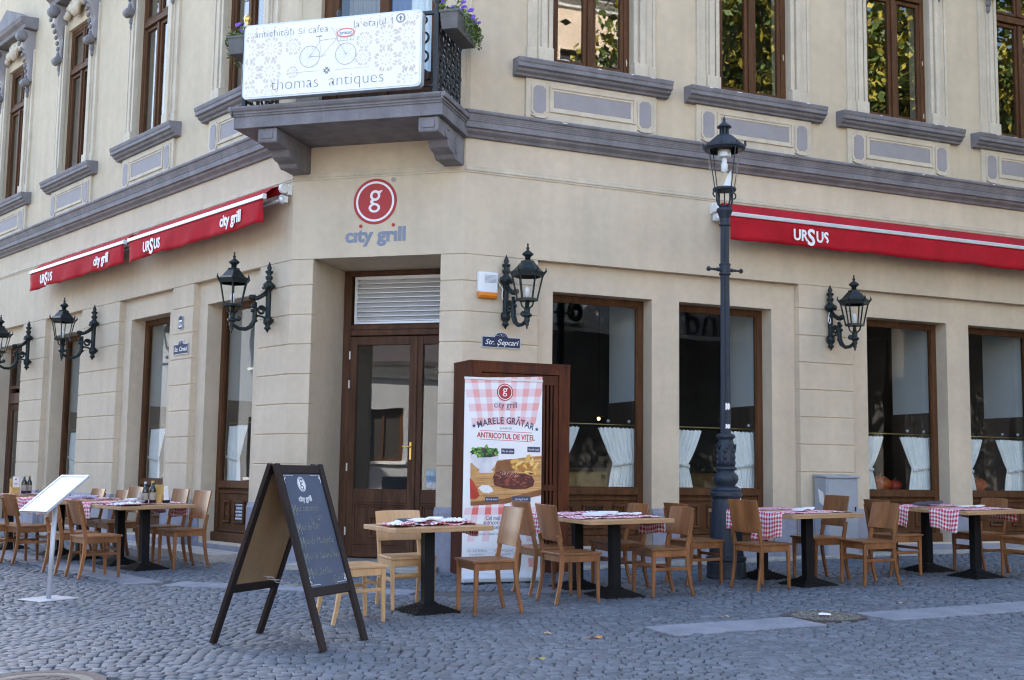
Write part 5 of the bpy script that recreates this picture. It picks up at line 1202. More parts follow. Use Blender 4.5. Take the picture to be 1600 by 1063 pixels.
# utility cabinet
CM = FR @ T(5.225,-.165,.16); cb = thing('utility_cabinet', 'grey metal utility cabinet against the pier on the right wall', 'utility cabinet', CM)
obj('cabinet_body', MB().box(-.255,.255,-.125,.125,.04,1.09), CABGREY, cb, CM, bevel=.006); obj('cabinet_roof', MB().add([(-.275,-.15,1.088),(.275,-.15,1.088),(.275,.13,1.105),(-.275,.13,1.105),(-.275,-.15,1.115),(.275,-.15,1.115),(.275,.13,1.135),(-.275,.13,1.135)], [(3,2,1,0),(4,5,6,7),(0,1,5,4),(1,2,6,5),(2,3,7,6),(3,0,4,7)]), CABGREY, cb, CM, bevel=.004)
obj('cabinet_door', MB().box(-.235,.235,-.135,-.124,.30,1.06), CABGREY, cb, CM, bevel=.004); obj('lower_panel', MB().box(-.235,.235,-.132,-.124,.07,.28), CABGREY, cb, CM, bevel=.004)
obj('lock', MB().box(.19,.21,-.142,-.134,.66,.72), BLACKM, cb, CM, bevel=.003); obj('cabinet_plinth', MB().box(-.27,.27,-.14,.13,-.15,.04), PLINTH, cb, CM, bevel=.006)
obj('torn_sticker', MB().add([(-.2555,-.10,.70),(-.2555,.02,.78),(-.2555,.05,.95),(-.2555,-.06,.90)], [(3,2,1,0)]), WHITEP, cb, CM)

# ================================================================== TABLES AND CHAIRS
def table_parts(t, M, lx=.92, ly=.71):
    obj('table_top', MB().box(-lx/2,lx/2,-ly/2,ly/2,.702,.742), OAK, t, M, bevel=.004, seg=2)
    obj('column', MB().box(-.047,.047,-.047,.047,.06,.70), BLACKM, t, M, bevel=.006); obj('top_plate', MB().box(-.2,.2,-.2,.2,.692,.7015), BLACKM, t, M)
    b = MB(); n = 7
    for k in range(n):
        h = .215-.145*k/(n-1); z = .004+k*.010; b.box(-h,h,-h,h,z if k else -.004,z+.0098)
    b.add([(-.07,-.07,.07),(.07,-.07,.07),(.07,.07,.07),(-.07,.07,.07),(-.05,-.05,.088),(.05,-.05,.088),(.05,.05,.088),(-.05,.05,.088)], [(4,5,6,7),(0,1,5,4),(1,2,6,5),(2,3,7,6),(3,0,4,7)])
    obj('stepped_foot', b, BLACKM, t, M)
HR, HL = R_(25), R_(42)
TABLES = [('T1',-.70,10.74,R_(29),'single square table in front of the corner door, with a crumpled checked cloth'),
 ('T2',1.02,11.87,HR,'front table before the timber screen, right of the near light table'), ('T2b',.70,12.53,HR,'table behind the front table by the timber screen'),
 ('T3',3.12,12.86,HR,'front table right of the street lamp, its cloth hanging at the left end'), ('T3b',2.79,13.55,HR,'table directly behind the street lamp, with a wooden card box on it'),
 ('T4',5.17,13.64,HR,'front table at the right edge with two hanging cloths'), ('T4b',4.87,14.33,HR,'table at the right wall behind the rightmost front table'),
 ('L1',-4.24,14.33,HL,'left table with dark bottles and a wooden caddy'), ('L1b',-4.71,14.90,HL,'table behind the left table with the bottles'),
 ('L2',-5.42,15.59,HL,'table behind the white menu stand'), ('L2b',-5.90,16.16,HL,'table beyond the menu stand, nearest the left wall'),
 ('L3',-6.95,17.1,HL,'farthest table at the left edge')]
TM = {}; first_t = None
for k, x, y, a, lab in TABLES:
    M = on_ground(x, y, a); TM[k] = M
    if first_t is None:
        first_t = thing('cafe_table', lab, 'table', M, 'square oak tables on black pedestal feet'); table_parts(first_t, M)
    else: dup(first_t, M, lab)

def ring_bar(mb, path, wx, wy, M=None):
    """rectangular bar along a path lying in an x,z plane; wx across, wy along y"""
    P = [Vector(p) for p in path]; n = len(P); vs = []
    ws = wx if hasattr(wx, '__len__') else [wx]*n
    for i, p in enumerate(P):
        t = (P[min(i+1,n-1)]-P[max(i-1,0)]).normalized(); q = Vector((t.z, 0, -t.x)); h = ws[i]/2
        for a, b in ((-1,-1),(1,-1),(1,1),(-1,1)): vs.append(p+q*h*a+Vector((0,wy/2*b,0)))
    fs = [(3,2,1,0), tuple(range(4*n-4,4*n))]
    for i in range(n-1):
        for k in range(4): A = 4*i; fs.append((A+k, A+(k+1)%4, A+4+(k+1)%4, A+4+k))
    mb.add(vs, fs, M); return mb
def plate(y0, y1, zs, xs_fn, th, ny=10, crown=0):
    """curved back board: x = xs_fn(y,z)"""
    mb = MB(); nz = len(zs)
    for side in (0, 1):
        for z in zs:
            for j in range(ny+1):
                y = y0+(y1-y0)*j/ny; mb.v.append((xs_fn(y, z)-(th if side else 0), y, z+(crown*(1-(2*j/ny-1)**4) if z == zs[-1] else 0)))
    W_ = ny+1; O = nz*W_
    def q(a,b,c,d): mb.f.append((a,b,c,d)); mb.mi.append(0)
    for i in range(nz-1):
        for j in range(ny):
            a = i*W_+j; q(a, a+1, a+1+W_, a+W_); q(O+a+W_, O+a+1+W_, O+a+1, O+a)
    for j in range(ny): q(j, O+j, O+j+1, j+1); t = (nz-1)*W_+j; q(t, t+1, O+t+1, O+t)
    for i in range(nz-1): a = i*W_; q(a, a+W_, O+a+W_, O+a); b = a+ny; q(b, O+b, O+b+W_, b+W_)
    return mb
def make_chair(kind, m, label, M, group):
    """faces +x; kind T: tall plain back, no stretchers; kind B: short back with stretchers"""
    t = thing('wooden_chair', label, 'chair', M, group)
    hw = .19
    for s in (-1, 1):
        obj('leg', MB().bar((.185,s*hw*.98,0),(.175,s*hw,.435),.027,.027,.040,.036), m, t, M, bevel=.004)
        path = [(-.255,0,0),(-.225,0,.12),(-.200,0,.26),(-.190,0,.40),(-.195,0,.47),(-.215,0,.56)]+([(-.245,0,.70),(-.262,0,.79)] if kind == 'B' else [(-.232,0,.62)])
        w_ = [.028,.033,.038,.042,.042,.038]+([.030,.022] if kind == 'B' else [.030])
        lg = MB(); ring_bar(lg, path, w_, .028, T(0,s*hw,0)); obj('rear_leg', lg, m, t, M, bevel=.004)
        obj('side_rail', MB().box(-.175,.165,s*hw-.012,s*hw+.012,.375,.436), m, t, M, bevel=.003)
        if kind == 'B': obj('stretcher', MB().box(-.195,.17,s*hw-.009,s*hw+.009,.245,.275), m, t, M, bevel=.003)
    obj('front_rail', MB().box(.163,.187,-hw+.01,hw-.01,.375,.436), m, t, M, bevel=.003); obj('back_rail', MB().box(-.20,-.178,-hw+.01,hw-.01,.375,.436), m, t, M, bevel=.003)
    if kind == 'B':
        obj('stretcher', MB().box(.168,.184,-hw+.01,hw-.01,.285,.315), m, t, M, bevel=.003); obj('stretcher', MB().box(-.02,.0,-hw+.01,hw-.01,.247,.272), m, t, M, bevel=.003)
    # dished seat
    nx, ny = 8, 8; sb = MB()
    for side in (0, 1):
        for i in range(nx+1):
            for j in range(ny+1):
                u, v = i/nx*2-1, j/ny*2-1; x = .215*u; y = (.215-.012*(1-u)*.5)*v; d = -.010*(1-u*u)*(1-v**4)*(.6-.4*u)+.006*(u > .8)*0
                sb.v.append((x, y, .458+d if side == 0 else .437))
    W_ = ny+1; O = (nx+1)*W_
    for i in range(nx):
        for j in range(ny): a = i*W_+j; sb.f += [(a,a+W_,a+W_+1,a+1),(O+a,O+a+1,O+a+W_+1,O+a+W_)]; sb.mi += [0,0]
    for i in range(nx): a = i*W_; b = a+ny; sb.f += [(a,O+a,O+a+W_,a+W_),(b,b+W_,O+b+W_,O+b)]; sb.mi += [0,0]
    for j in range(ny): a = j; b = nx*W_+j; sb.f += [(a,a+1,O+a+1,O+a),(b,O+b,O+b+1,b+1)]; sb.mi += [0,0]
    obj('seat', sb, m, t, M, bevel=.004, seg=2)
    if kind == 'T':
        zs = [.565,.65,.73,.81,.895]; fn = lambda y, z: -.198-(z-.56)*.21-.022*(1-(y/.205)**2)+.012
        obj('backrest', plate(-.205,.205,zs,fn,.017), m, t, M, bevel=.004, seg=2)
    else:
        zs = [.575,.65,.72,.78,.835]; fn = lambda y, z: -.188-(z-.56)*.27-.028*(1-(y/.21)**2)+.012
        obj('backrest', plate(-.212,.212,zs,fn,.015,crown=.006), m, t, M, bevel=.004, seg=2)
    return t
GA, GB, GL = 'brown chairs with a tall plain back', 'brown chairs with a short back and stretchers', 'light chairs by the corner door'
CHAIRS = [
 ('T',-.19,10.70,-155,'brown tall backed chair right of the single table, before the white banner'),
 ('T',.36,12.08,24,'brown tall backed chair directly in front of the banner, half hidden by the next chair'),
 ('T',.58,11.44,25,'nearest tall backed chair left of the table before the timber screen'),
 ('B',1.47,11.97,-157,'short backed chair at the right end of the table before the timber screen'),
 ('B',1.11,12.62,-157,'short backed chair seen between the table columns before the first right hand window'),
 ('B',1.97,12.95,27,'short backed chair standing just left of the street lamp base'),
 ('T',2.58,12.54,33,'tall backed chair right of the lamp base, seen from behind before the hanging cloth'),
 ('T',3.38,13.44,-157,'tall backed chair in front of the grey utility cabinet'),
 ('B',3.76,12.92,-158,'short backed chair right of the hanging cloth table, nearest the paving strip on the right'),
 ('B',4.36,13.88,24,'short backed chair behind its neighbour, left of the rightmost cloths'),
 ('B',5.40,14.16,-160,'short backed chair by the wall between the two right hand windows'),
 ('B',5.70,13.52,-160,'chair at the right edge of the picture, cut by the frame'),
 ('T',-3.84,14.45,-138,'tall backed chair nearest the corner at the left table with bottles'),
 ('T',-4.24,14.98,-138,'tall backed chair behind the left table, second from the corner'),
 ('B',-4.50,13.44,40,'short backed chair with stretchers nearest the camera in the left group'),
 ('T',-4.93,13.92,40,'tall backed chair half hidden behind the menu stand pole'),
 ('B',-5.87,15.05,42,'chair left of the menu pole with its back to the street'),
 ('B',-6.25,15.30,42,'leftmost chair cut by the picture edge'),
 ('T',-5.03,15.75,-138,'chair on the wall side of the middle left table, nearer the corner'),
 ('B',-5.27,16.02,-138,'small looking chair by the left wall between two tables'),
 ('B',-5.78,16.55,-138,'farthest chair seen above the menu board table'),
]
proto = {}
for kind, x, y, h, lab in CHAIRS:
    M = on_ground(x, y, R_(h)); g = GA if kind == 'T' else GB
    if kind not in proto: proto[kind] = make_chair(kind, CHAIRW, lab, M, g)
    else: dup(proto[kind], M, lab)
lc = make_chair('B', CHAIRL, 'light wood chair behind the single table, facing the street', on_ground(-.91,11.02,R_(-66)), GL)
dup(lc, on_ground(-1.27,10.17,R_(30)), 'light wood chair half hidden behind the chalkboard')

# ---- checked cloths laid along the tables, their ends hanging down
def runner(M, lx, w_, hl, hr, label, y0=0, seed=1, crumple=.004, name='checked_cloth', sk=0.):
    r = random.Random(seed); mb = MB(); top = .745; L2 = lx/2+.006
    path = []
    def seg(p, q, n):
        for i in range(n): t = i/n; path.append((p[0]+(q[0]-p[0])*t, p[1]+(q[1]-p[1])*t))
    if hl: seg((-L2, top-hl), (-L2, top-.006), 8)
    seg((-L2+.003, top), (L2-.003, top), 26)
    if hr: seg((L2, top-.006), (L2, top-hr), 8)
    path.append((L2, top-hr) if hr else (L2-.004, top)); nw = 14; sacc = 0; prev = path[0]
    ph = [r.uniform(0,6) for _ in range(6)]
    for i, (x, z) in enumerate(path):
        sacc += math.hypot(x-prev[0], z-prev[1]); prev = (x, z)
        for j in range(nw+1):
            v = j/nw; y = y0+(v-.5)*w_+sk*x; dz = 0; dx = 0
            if z < top-.003:
                d = top-z; dx = math.copysign(.004+d*(.045*math.sin(v*9+ph[0])+.035*math.sin(v*17+ph[1]))+d*.05, x); y += d*.10*math.sin(v*5+ph[2]); z2 = z+d*.10*math.sin(v*4+ph[3])
            else:
                z2 = z+.002+abs(crumple*(math.sin(x*14+v*7+ph[3])*math.sin(v*11+ph[4]+x*5)+.5*math.sin(x*31+v*19+ph[5])))
            k = len(mb.v); mb.v.append((x+dx, y, z2)); mb.uv[k] = (sacc+.01*math.sin(v*6+ph[1]), v*w_+.01*math.sin(sacc*9))
    for i in range(len(path)-1):
        for j in range(nw): a = i*(nw+1)+j; mb.f.append((a, a+1, a+nw+2, a+nw+1)); mb.mi.append(0)
    o = obj(name, mb, CLOTH, None, M, smooth=True, label=label, cat='tablecloth', group='red and white checked cloths')
    s = o.modifiers.new('thick', 'SOLIDIFY'); s.thickness = .0022; s.offset = 1
    return o
runner(TM['T1'], .80, .36, 0, .10, 'crumpled red checked cloth on the single table by the door', .02, 3, .022)
runner(TM['T2'], .92, .46, 0, .17, 'checked cloth on the table before the timber screen, hanging at its right end', .08, 4, .010)
runner(TM['T2b'], .92, .46, .20, .12, 'checked cloth on the table behind, next to the banner', .0, 5, .010)
runner(TM['T3'], .92, .47, .26, .07, 'checked cloth hanging deep behind the chair right of the street lamp', .05, 6, .007)
runner(TM['T3b'], .92, .46, .22, .07, 'checked cloth on the table with the card box behind the lamp', .0, 7, .006)
runner(TM['T4'], .92, .44, .22, .13, 'checked cloth at the right edge, the lower of two hanging ends', .02, 8, .006, sk=.08)
runner(TM['T4b'], .92, .47, .21, .13, 'checked cloth at the right, the upper left of two hanging ends', .02, 9, .006)
runner(TM['L1'], .92, .42, .0, .16, 'checked cloth under the dark bottles on the left table', .10, 10, .010)
runner(TM['L1b'], .92, .44, .18, .14, 'checked cloth hanging behind the nearest left chair', .0, 11, .006)
runner(TM['L2'], .92, .46, .18, .12, 'checked cloth on the table behind the menu board', .0, 12, .008)
runner(TM['L2b'], .92, .46, .18, .12, 'checked cloth on the table nearest the left wall', .0, 13, .006)
runner(TM['L3'], .92, .46, .18, .12, 'checked cloth on the farthest left table', .0, 14, .006)

# ---- things on the tables
PAPER = mat('menu_paper', (.74,.74,.75), .6, .06, 15); INKD = mat('menu_dark', (.06,.065,.09), .4, .3, 20)
def booklet(M, w_, d, m, label, h=.012, curl=.02):
    mb = MB(); n = 8
    for i in range(n+1):
        u = i/n; z = curl*abs(math.sin(u*math.pi*1.3))*(.3+.7*u)
        mb.v += [(w_*(u-.5),-d/2,z),(w_*(u-.5),d/2,z*.7),(w_*(u-.5),-d/2,z+h),(w_*(u-.5),d/2,z*.7+h)]
    for i in range(n):
        a = 4*i; b = a+4; mb.f += [(a+2,b+2,b+3,a+3),(a+1,b+1,b,a),(a,b,b+2,a+2),(a+3,b+3,b+1,a+1)]; mb.mi += [0]*4
    mb.f += [(0,2,3,1),(4*n,4*n+1,4*n+3,4*n+2)]; mb.mi += [0,0]
    return obj('menu_booklet', mb, m, None, M, label=label, cat='menu', group='menus lying on the tables')
ZT_ = .757
booklet(TM['T1'] @ T(-.05,-.04,ZT_+.022) @ RZ(.3), .26, .19, PAPER, 'white printed menu on the crumpled cloth of the single table', .012, .03)
booklet(TM['T1'] @ T(-.20,.05,ZT_+.016) @ RZ(1.1), .22, .16, INKD, 'dark printed menu beside the white menu on the single table', .008, .02)
booklet(TM['T2'] @ T(-.12,.06,ZT_+.01) @ RZ(.5), .30, .22, PAPER, 'white folded menu on the table before the timber screen', .016, .025)
booklet(TM['T2'] @ T(.22,.12,ZT_+.006) @ RZ(-.2), .24, .16, PAPER, 'smaller white menu at the right of the table before the timber screen', .010, .015)
booklet(TM['T3'] @ T(.02,.08,ZT_+.004) @ RZ(.2), .20, .14, PAPER, 'small white menu on the table right of the street lamp', .014, .03)
booklet(TM['T4b'] @ T(-.02,-.05,ZT_+.004) @ RZ(.3), .34, .20, INKD, 'dark open menu on the table at the right wall', .018, .03)
booklet(TM['T4'] @ T(.05,.1,ZT_+.004) @ RZ(-.3), .26, .14, PAPER, 'white menu on the rightmost front table', .010, .02)
booklet(TM['L1'] @ T(-.22,-.03,ZT_+.005) @ RZ(.1), .30, .20, mat('menu_grey',(.22,.23,.25),.4,.2,12), 'grey menu on the left table beside the bottles', .016, .02)
booklet(TM['L2'] @ T(.0,.0,ZT_+.004) @ RZ(.2), .34, .22, mat('menu_blue',(.30,.33,.42),.5,.3,15), 'blue grey menu on the table behind the menu board', .014, .02)
booklet(TM['L1b'] @ T(.2,.0,ZT_+.004) @ RZ(.2), .22, .18, PAPER, 'white menu on the table behind the bottles', .012, .02)
# crumpled napkin with a red printed edge on L1 and T1
def napkin(M, s, label, seed):
    r = random.Random(seed); n = 12; mb = MB(); ph = [r.uniform(0,6) for _ in range(5)]
    for i in range(n+1):
        for j in range(n+1):
            u, v = i/n-.5, j/n-.5; e = max(abs(u),abs(v))*2
            z = .005+.03*(1-e**3)*abs(math.sin(u*9+ph[0])*math.cos(v*7+ph[1]))+.016*abs(math.sin(u*17+v*13+ph[2]))
            k = len(mb.v); mb.v.append((s*u*(1+.15*math.sin(v*6+ph[3])), s*.7*v*(1+.2*math.sin(u*5+ph[4])), z)); mb.uv[k] = (u*.4+.4*(j > n-3), v*.4)
    for i in range(n):
        for j in range(n): a = i*(n+1)+j; mb.f.append((a,a+n+1,a+n+2,a+1)); mb.mi.append(1 if (j < 2 or j > n-3 or i > n-3) else 0)
    o = obj('crumpled_napkin', mb, [WHITEP, CLOTH], None, M, smooth=True, label=label, cat='napkin'); sm = o.modifiers.new('thick','SOLIDIFY'); sm.thickness = .002
napkin(TM['L1'] @ T(-.30,-.20,ZT_-.008) @ RZ(.3), .34, 'crumpled white napkin with red checks at the near end of the left table', 4)
napkin(TM['T1'] @ T(-.32,-.10,ZT_-.004) @ RZ(.9), .30, 'crumpled checked napkin at the left end of the single table', 8)
napkin(TM['T1'] @ T(.22,.0,ZT_+.0) @ RZ(.1), .34, 'bunched checked napkin at the right end of the single table', 12)
BOTG = mat('dark_bottle_glass', (.012,.014,.01), .12, .2, 5, spec=.8); LABEL = mat('bottle_label', (.35,.30,.25), .6, .2, 20); YEL = mat('yellow_wood', (.52,.33,.10), .5, .15, 8)
def bottle(M, h, r, capm, label, m=BOTG):
    t = thing('bottle', label, 'bottle', M)
    obj('glass_body', MB().lathe([(.0001,0),(r,.0),(r,h*.58),(r*.9,h*.66),(r*.42,h*.78),(r*.40,h*.92),(.0001,h*.92)], 14), m, t, M, smooth=True)
    obj('cap', MB().lathe([(r*.46,h*.90),(r*.46,h),(.0001,h)], 12), capm, t, M); obj('paper_label', MB().lathe([(r*1.02,h*.15),(r*1.02,h*.48)], 14, cap=False), LABEL, t, M, smooth=True)
B0_ = TM['L1'] @ T(.02,.03,ZT_-.003)
bottle(B0_ @ T(-.0,.02,0), .25, .036, SILVER, 'dark glass bottle with a pale cap on the left table'); bottle(B0_ @ T(.075,-.015,0), .26, .038, YEL, 'dark glass bottle with a yellow cap on the left table')
bottle(B0_ @ T(-.075,.0,0), .14, .026, SILVER, 'short clear oil bottle left of the dark bottles', mat('clear_bottle',(.42,.40,.40),.15,.1,5))
def caddy(M, label, card=False):
    t = thing('table_caddy', label, 'caddy', M)
    obj('caddy_back', MB().box(-.055,.055,.03,.042,0,.21), YEL, t, M, bevel=.003); obj('caddy_box', MB().box(-.055,.055,-.05,-.04,0,.09).box(-.055,-.045,-.04,.03,0,.09).box(.045,.055,-.04,.03,0,.09).box(-.045,.045,-.04,.03,0,.01), YEL, t, M, bevel=.002)
    if card: obj('card', MB().box(-.03,.055,-.012,-.009,.05,.24), WHITEPR, t, M); obj('card_mark', MB().box(.0,.02,-.0135,-.012,.19,.21).box(-.015,.04,-.0135,-.012,.12,.125).box(-.015,.04,-.0135,-.012,.14,.145), REDP, t, M)
caddy(B0_ @ T(.16,.02,0) @ RZ(-.8), 'yellow wooden caddy beside the bottles on the left table')
nh = thing('napkin_holder', 'white napkin stand at the right end of the bottles on the left table', 'napkin holder', B0_ @ T(.245,.0,0))
obj('napkins', MB().prism([(-.035,0),(.035,0),(.02,.19),(-.02,.185)], -.025, .02), WHITEP, nh, WM[nh.name], bevel=.004); obj('holder', MB().box(-.045,.045,-.03,.025,-.002,.03), BLACKM, nh, WM[nh.name], bevel=.003)
caddy(TM['T3b'] @ T(-.27,.10,ZT_-.003) @ RZ(-R_(25)), 'wooden box with a white card on the table behind the street lamp', True)
B3 = TM['L3'] @ T(.15,-.1,ZT_-.003)
bottle(B3, .26, .038, SILVER, 'dark bottle on the farthest left table'); bottle(B3 @ T(.09,.05,0), .25, .036, YEL, 'dark bottle with a yellow cap on the farthest left table')
caddy(B3 @ T(-.13,0,0), 'wooden caddy with a card on the farthest left table', True)

# ================================================================== BEHIND THE GLASS
def curtain(M, x, wid, s_, label, zt=1.84, zb=1.075, y=.46):
    """x is the fixed side, s_ = +1 spreads to the right; gathered by a tie"""
    t = thing('cafe_curtain', label, 'curtain', M @ T(x,y,zb), 'white half curtains behind the shop windows')
    mb = MB(); nz, nx = 16, 44
    for i in range(nz+1):
        z = zb+(zt-zb)*i/nz; q = (z-zb)/(zt-zb)
        if q > .42: f = .60+.40*((q-.42)/.58)**.8
        else: f = .60+.14*((.42-q)/.42)**.7
        for j in range(nx+1):
            u = j/nx; amp = .018*(.6+.4*q) if abs(q-.42) > .05 else .010
            mb.v.append((x+s_*wid*f*(u+.012*math.sin(u*31)), y+amp*math.sin(u*2*math.pi*9+.6*math.sin(u*7))+.006*math.sin(q*8+u*5), z+(.008*math.sin(u*2*math.pi*9) if i == nz else 0)))
    for i in range(nz):
        for j in range(nx): a = i*(nx+1)+j; mb.f.append((a,a+1,a+nx+2,a+nx+1)); mb.mi.append(0)
    obj('cloth', mb, CURTAIN, t, M, smooth=True)
    zt_ = zb+(zt-zb)*.42; tb = MB()
    for k in range(8):
        u0, u1 = k/8, (k+1)/8; f = lambda u: (x+s_*wid*.62*u, y-.028-.01*math.sin(u*math.pi), zt_+.05*(.5-u)*1.0)
        a, b = f(u0), f(u1); tb.quad((a[0],a[1],a[2]-.022),(b[0],b[1],b[2]-.022),(b[0],b[1],b[2]+.022),(a[0],a[1],a[2]+.022))
    o = obj('tie_band', tb, CURTAIN, t, M, smooth=True); sm = o.modifiers.new('thick','SOLIDIFY'); sm.thickness = .006
WN = {'R': ['first window right of the timber screen','window behind the street lamp','window right of the utility cabinet','rightmost window'], 'L': ['window nearest the corner on the left wall','second window on the left wall','third window on the left wall']}
for key, M in (('R',FR),('L',FL)):
    for k, (a, b) in enumerate(OPEN[key]):
        curtain(M, a+.03, .54, 1, f'left white half curtain in the {WN[key][k]}'); curtain(M, b-.01, .56, -1, f'right white half curtain in the {WN[key][k]}')
        rd = thing('curtain_rod', f'thin curtain rod across the {WN[key][k]}', 'curtain rod', M @ T(a,.5,1.88), 'curtain rods behind the shop windows')
        obj('rod', MB().tube([(a-.002,.47,1.88),(b+.002,.47,1.88)], .007, 6), BRASS, rd, M)
        for xx in (b-.42, b-.12): obj('knob', MB().ball((xx,.47,1.925),.022,8,6), SILVER, rd, M, smooth=True)
def pumpkin(M, r, m, label, sq=.8):
    t = thing('pumpkin', label, 'pumpkin', M); mb = MB(); n, h = 40, 14
    for i in range(h+1):
        ph = math.pi*i/h
        for k in range(n): a = 2*math.pi*k/n; q = r*max(math.sin(ph),.02)*(1+.05*abs(math.sin(a*5))); mb.v.append((q*math.cos(a), q*math.sin(a), r*sq*(1-math.cos(ph)*(1-.12*math.sin(ph)*0))-.0))
    for i in range(h):
        for k in range(n): mb.f.append((i*n+k, i*n+(k+1)%n, (i+1)*n+(k+1)%n, (i+1)*n+k)); mb.mi.append(0)
    obj('rind', mb, m, t, M, smooth=True); obj('stalk', MB().tube([(0,0,r*sq*1.95),(.01,0,r*sq*2.2),(.03,.01,r*sq*2.35)], [.02,.014,.012], 6), BARK, t, M)
PW = mat('pale_pumpkin', (.60,.62,.55), .6, .1, 5)
for f, x, r, m, lab in ((FR,6.80,.145,PUMPKIN,'large orange pumpkin between the curtains right of the utility cabinet'),(FR,7.06,.11,mat('red_pumpkin',(.35,.035,.015),.5,.2,6),'small red pumpkin beside the large orange one'),(FR,8.62,.14,PUMPKIN,'orange pumpkin in the rightmost window'),(FL,-1.82,.17,PUMPKIN,'orange pumpkin in the window nearest the corner on the left wall'),(FL,-4.70,.15,PW,'pale pumpkin in the second window of the left wall')):
    pumpkin(f @ T(x,.82,1.06), r, m, lab)
bs_ = FR @ T(6.50,.80,1.06); obj('small_crate', MB().box(-.10,.10,-.08,.08,0,.02).box(-.10,.10,-.08,-.065,.03,.17).box(-.10,.10,.065,.08,.03,.17).box(-.1,-.085,-.065,.065,.03,.17).box(.085,.1,-.065,.065,.03,.17), YEL, None, bs_, label='small pale wicker box left of the pumpkin in the right hand window', cat='box')
pl_ = FR @ T(3.91,4.0,2.13); pd = thing('pendant_lamp', 'small glowing lamp deep inside the first right hand window', 'lamp', pl_)
obj('bulb', MB().ball((0,0,0),.026,10,8), emit('lamp_glow', (1,.75,.35), 1.3), pd, pl_, smooth=True); obj('cord', MB().tube([(0,0,.05),(0,0,1.75)], .006, 5), BLACKM, pd, pl_); obj('shade', MB().lathe([(.03,.10),(.05,.09),(.09,.03)], 12, cap=False), BRASS, pd, pl_)
bar_ = FR @ T(4.6,3.4,.3); bc = thing('bar_counter', 'yellow timber bar counter seen low behind the curtains of the first right hand windows', 'bar counter', bar_)
obj('counter_front', MB().box(-2.2,3.5,0,.5,0,1.0), YEL, bc, bar_); obj('counter_top', MB().box(-2.25,3.55,-.06,.55,1.0,1.05), DARKWOOD, bc, bar_, bevel=.006); obj('counter_rail', MB().box(-2.2,3.5,-.03,-.001,.55,.62), DARKWOOD, bc, bar_)
# pot and small plant on the upper window board
p1 = FR @ T(1.40,.30,6.33); pt_ = thing('flower_pot', 'white pot behind the upper window left of the street lamp', 'pot', p1); obj('pot', MB().lathe([(.06,-.06),(.09,.0),(.10,.11),(.085,.11),(.08,.06),(.0001,.06)], 14), WHITEP, pt_, p1, smooth=True)
p2 = FR @ T(1.93,.30,6.30); pl2 = thing('house_plant', 'small leafy house plant behind the upper window left of the street lamp', 'plant', p2); fm_ = MB(); r = random.Random(3)
for k in range(60):
    a, e, L_ = r.uniform(0,6.28), r.uniform(.3,1.4), r.uniform(.08,.2); tip = Vector((L_*math.cos(a)*math.cos(e), L_*math.sin(a)*math.cos(e), L_*math.sin(e)+.06)); sd_ = Vector((-math.sin(a),math.cos(a),0))*.018; md = tip*.6; fm_.add([(0,0,.06), md+sd_, tip, md-sd_], [(0,1,2,3)])
obj('leaves', fm_, LEAF, pl2, p2); obj('pot', MB().lathe([(.05,-.03),(.075,.07),(.0001,.07)], 12), POTGREY, pl2, p2)

# ================================================================== THE OTHER SIDE OF THE STREETS (seen in the panes) AND AN ADDED HOUSE
FACW = mat('pale_render', (.62,.60,.57), .85, .08, 1.2, .1, 60); ROOFT = mat('roof_tiles', (.06,.05,.052), .8, .3, 5, .3, 12); FACD = mat('grey_render', (.70,.60,.48), .85, .12, 1.2, .1, 60); FACL = mat('grey_blue_render', (.20,.21,.23), .85, .12, 1.5, .2, 30); FACB = mat('blue_white_render', (.42,.43,.46), .85, .12, 1.5, .2, 30); FACP = mat('rose_render', (.70,.56,.44), .85, .1, 1.2)
def house(name, label, M, x0, x1, depth, h, m, wins, roof=2.2, doors=()):
    """front at y=0 facing -y"""
    t = thing(name, label, 'building', M @ T((x0+x1)/2, 0, 0))
    w_ = wall(x0, x1, -.6, h, 0, [(a,b,c,d) for a,b,c,d in wins], .22)
    w_.quad((x0,0,-.6),(x0,depth,-.6),(x0,depth,h),(x0,0,h)).quad((x1,depth,-.6),(x1,0,-.6),(x1,0,h),(x1,depth,h)).quad((x1,depth,-.6),(x0,depth,-.6),(x0,depth,h),(x1,depth,h))
    obj('wall', w_, m, t, M)
    obj('cornice', MB().sweepx([(.02,h-.35),(-.08,h-.32),(-.10,h-.22),(-.28,h-.10),(-.30,h),(.02,h+.02)], x0, x1), WHITEP, t, M)
    obj('roof', MB().sweepx([(-.35,h-.02),(-.35,h+.08),(depth/2,h+roof),(depth+.2,h+.05),(depth+.2,h-.02)], x0-.2, x1+.2), ROOFT, t, M)
    for a, b, c, d in wins:
        f = obj('window', MB().box(a,a+.07,.14,.2,c,d).box(b-.07,b,.14,.2,c,d).box(a+.07,b-.07,.14,.2,c,c+.07).box(a+.07,b-.07,.14,.2,d-.07,d).box((a+b)/2-.035,(a+b)/2+.035,.14,.2,c+.07,d-.07), BROWN, t, M)
        obj('pane', MB().box(a+.07,b-.07,.19,.195,c+.07,d-.07), DARK, f, M)
        obj('window_sill', MB().box(a-.1,b+.1,-.08,.1,c-.09,c-.005), WHITEP, t, M)
    return t
def wins(x0, x1, step, w_, rows): return [(x-w_/2, x+w_/2, c, d) for i in range(int((x1-x0)/step)) for x in [x0+step*(i+.5)] for c, d in rows]
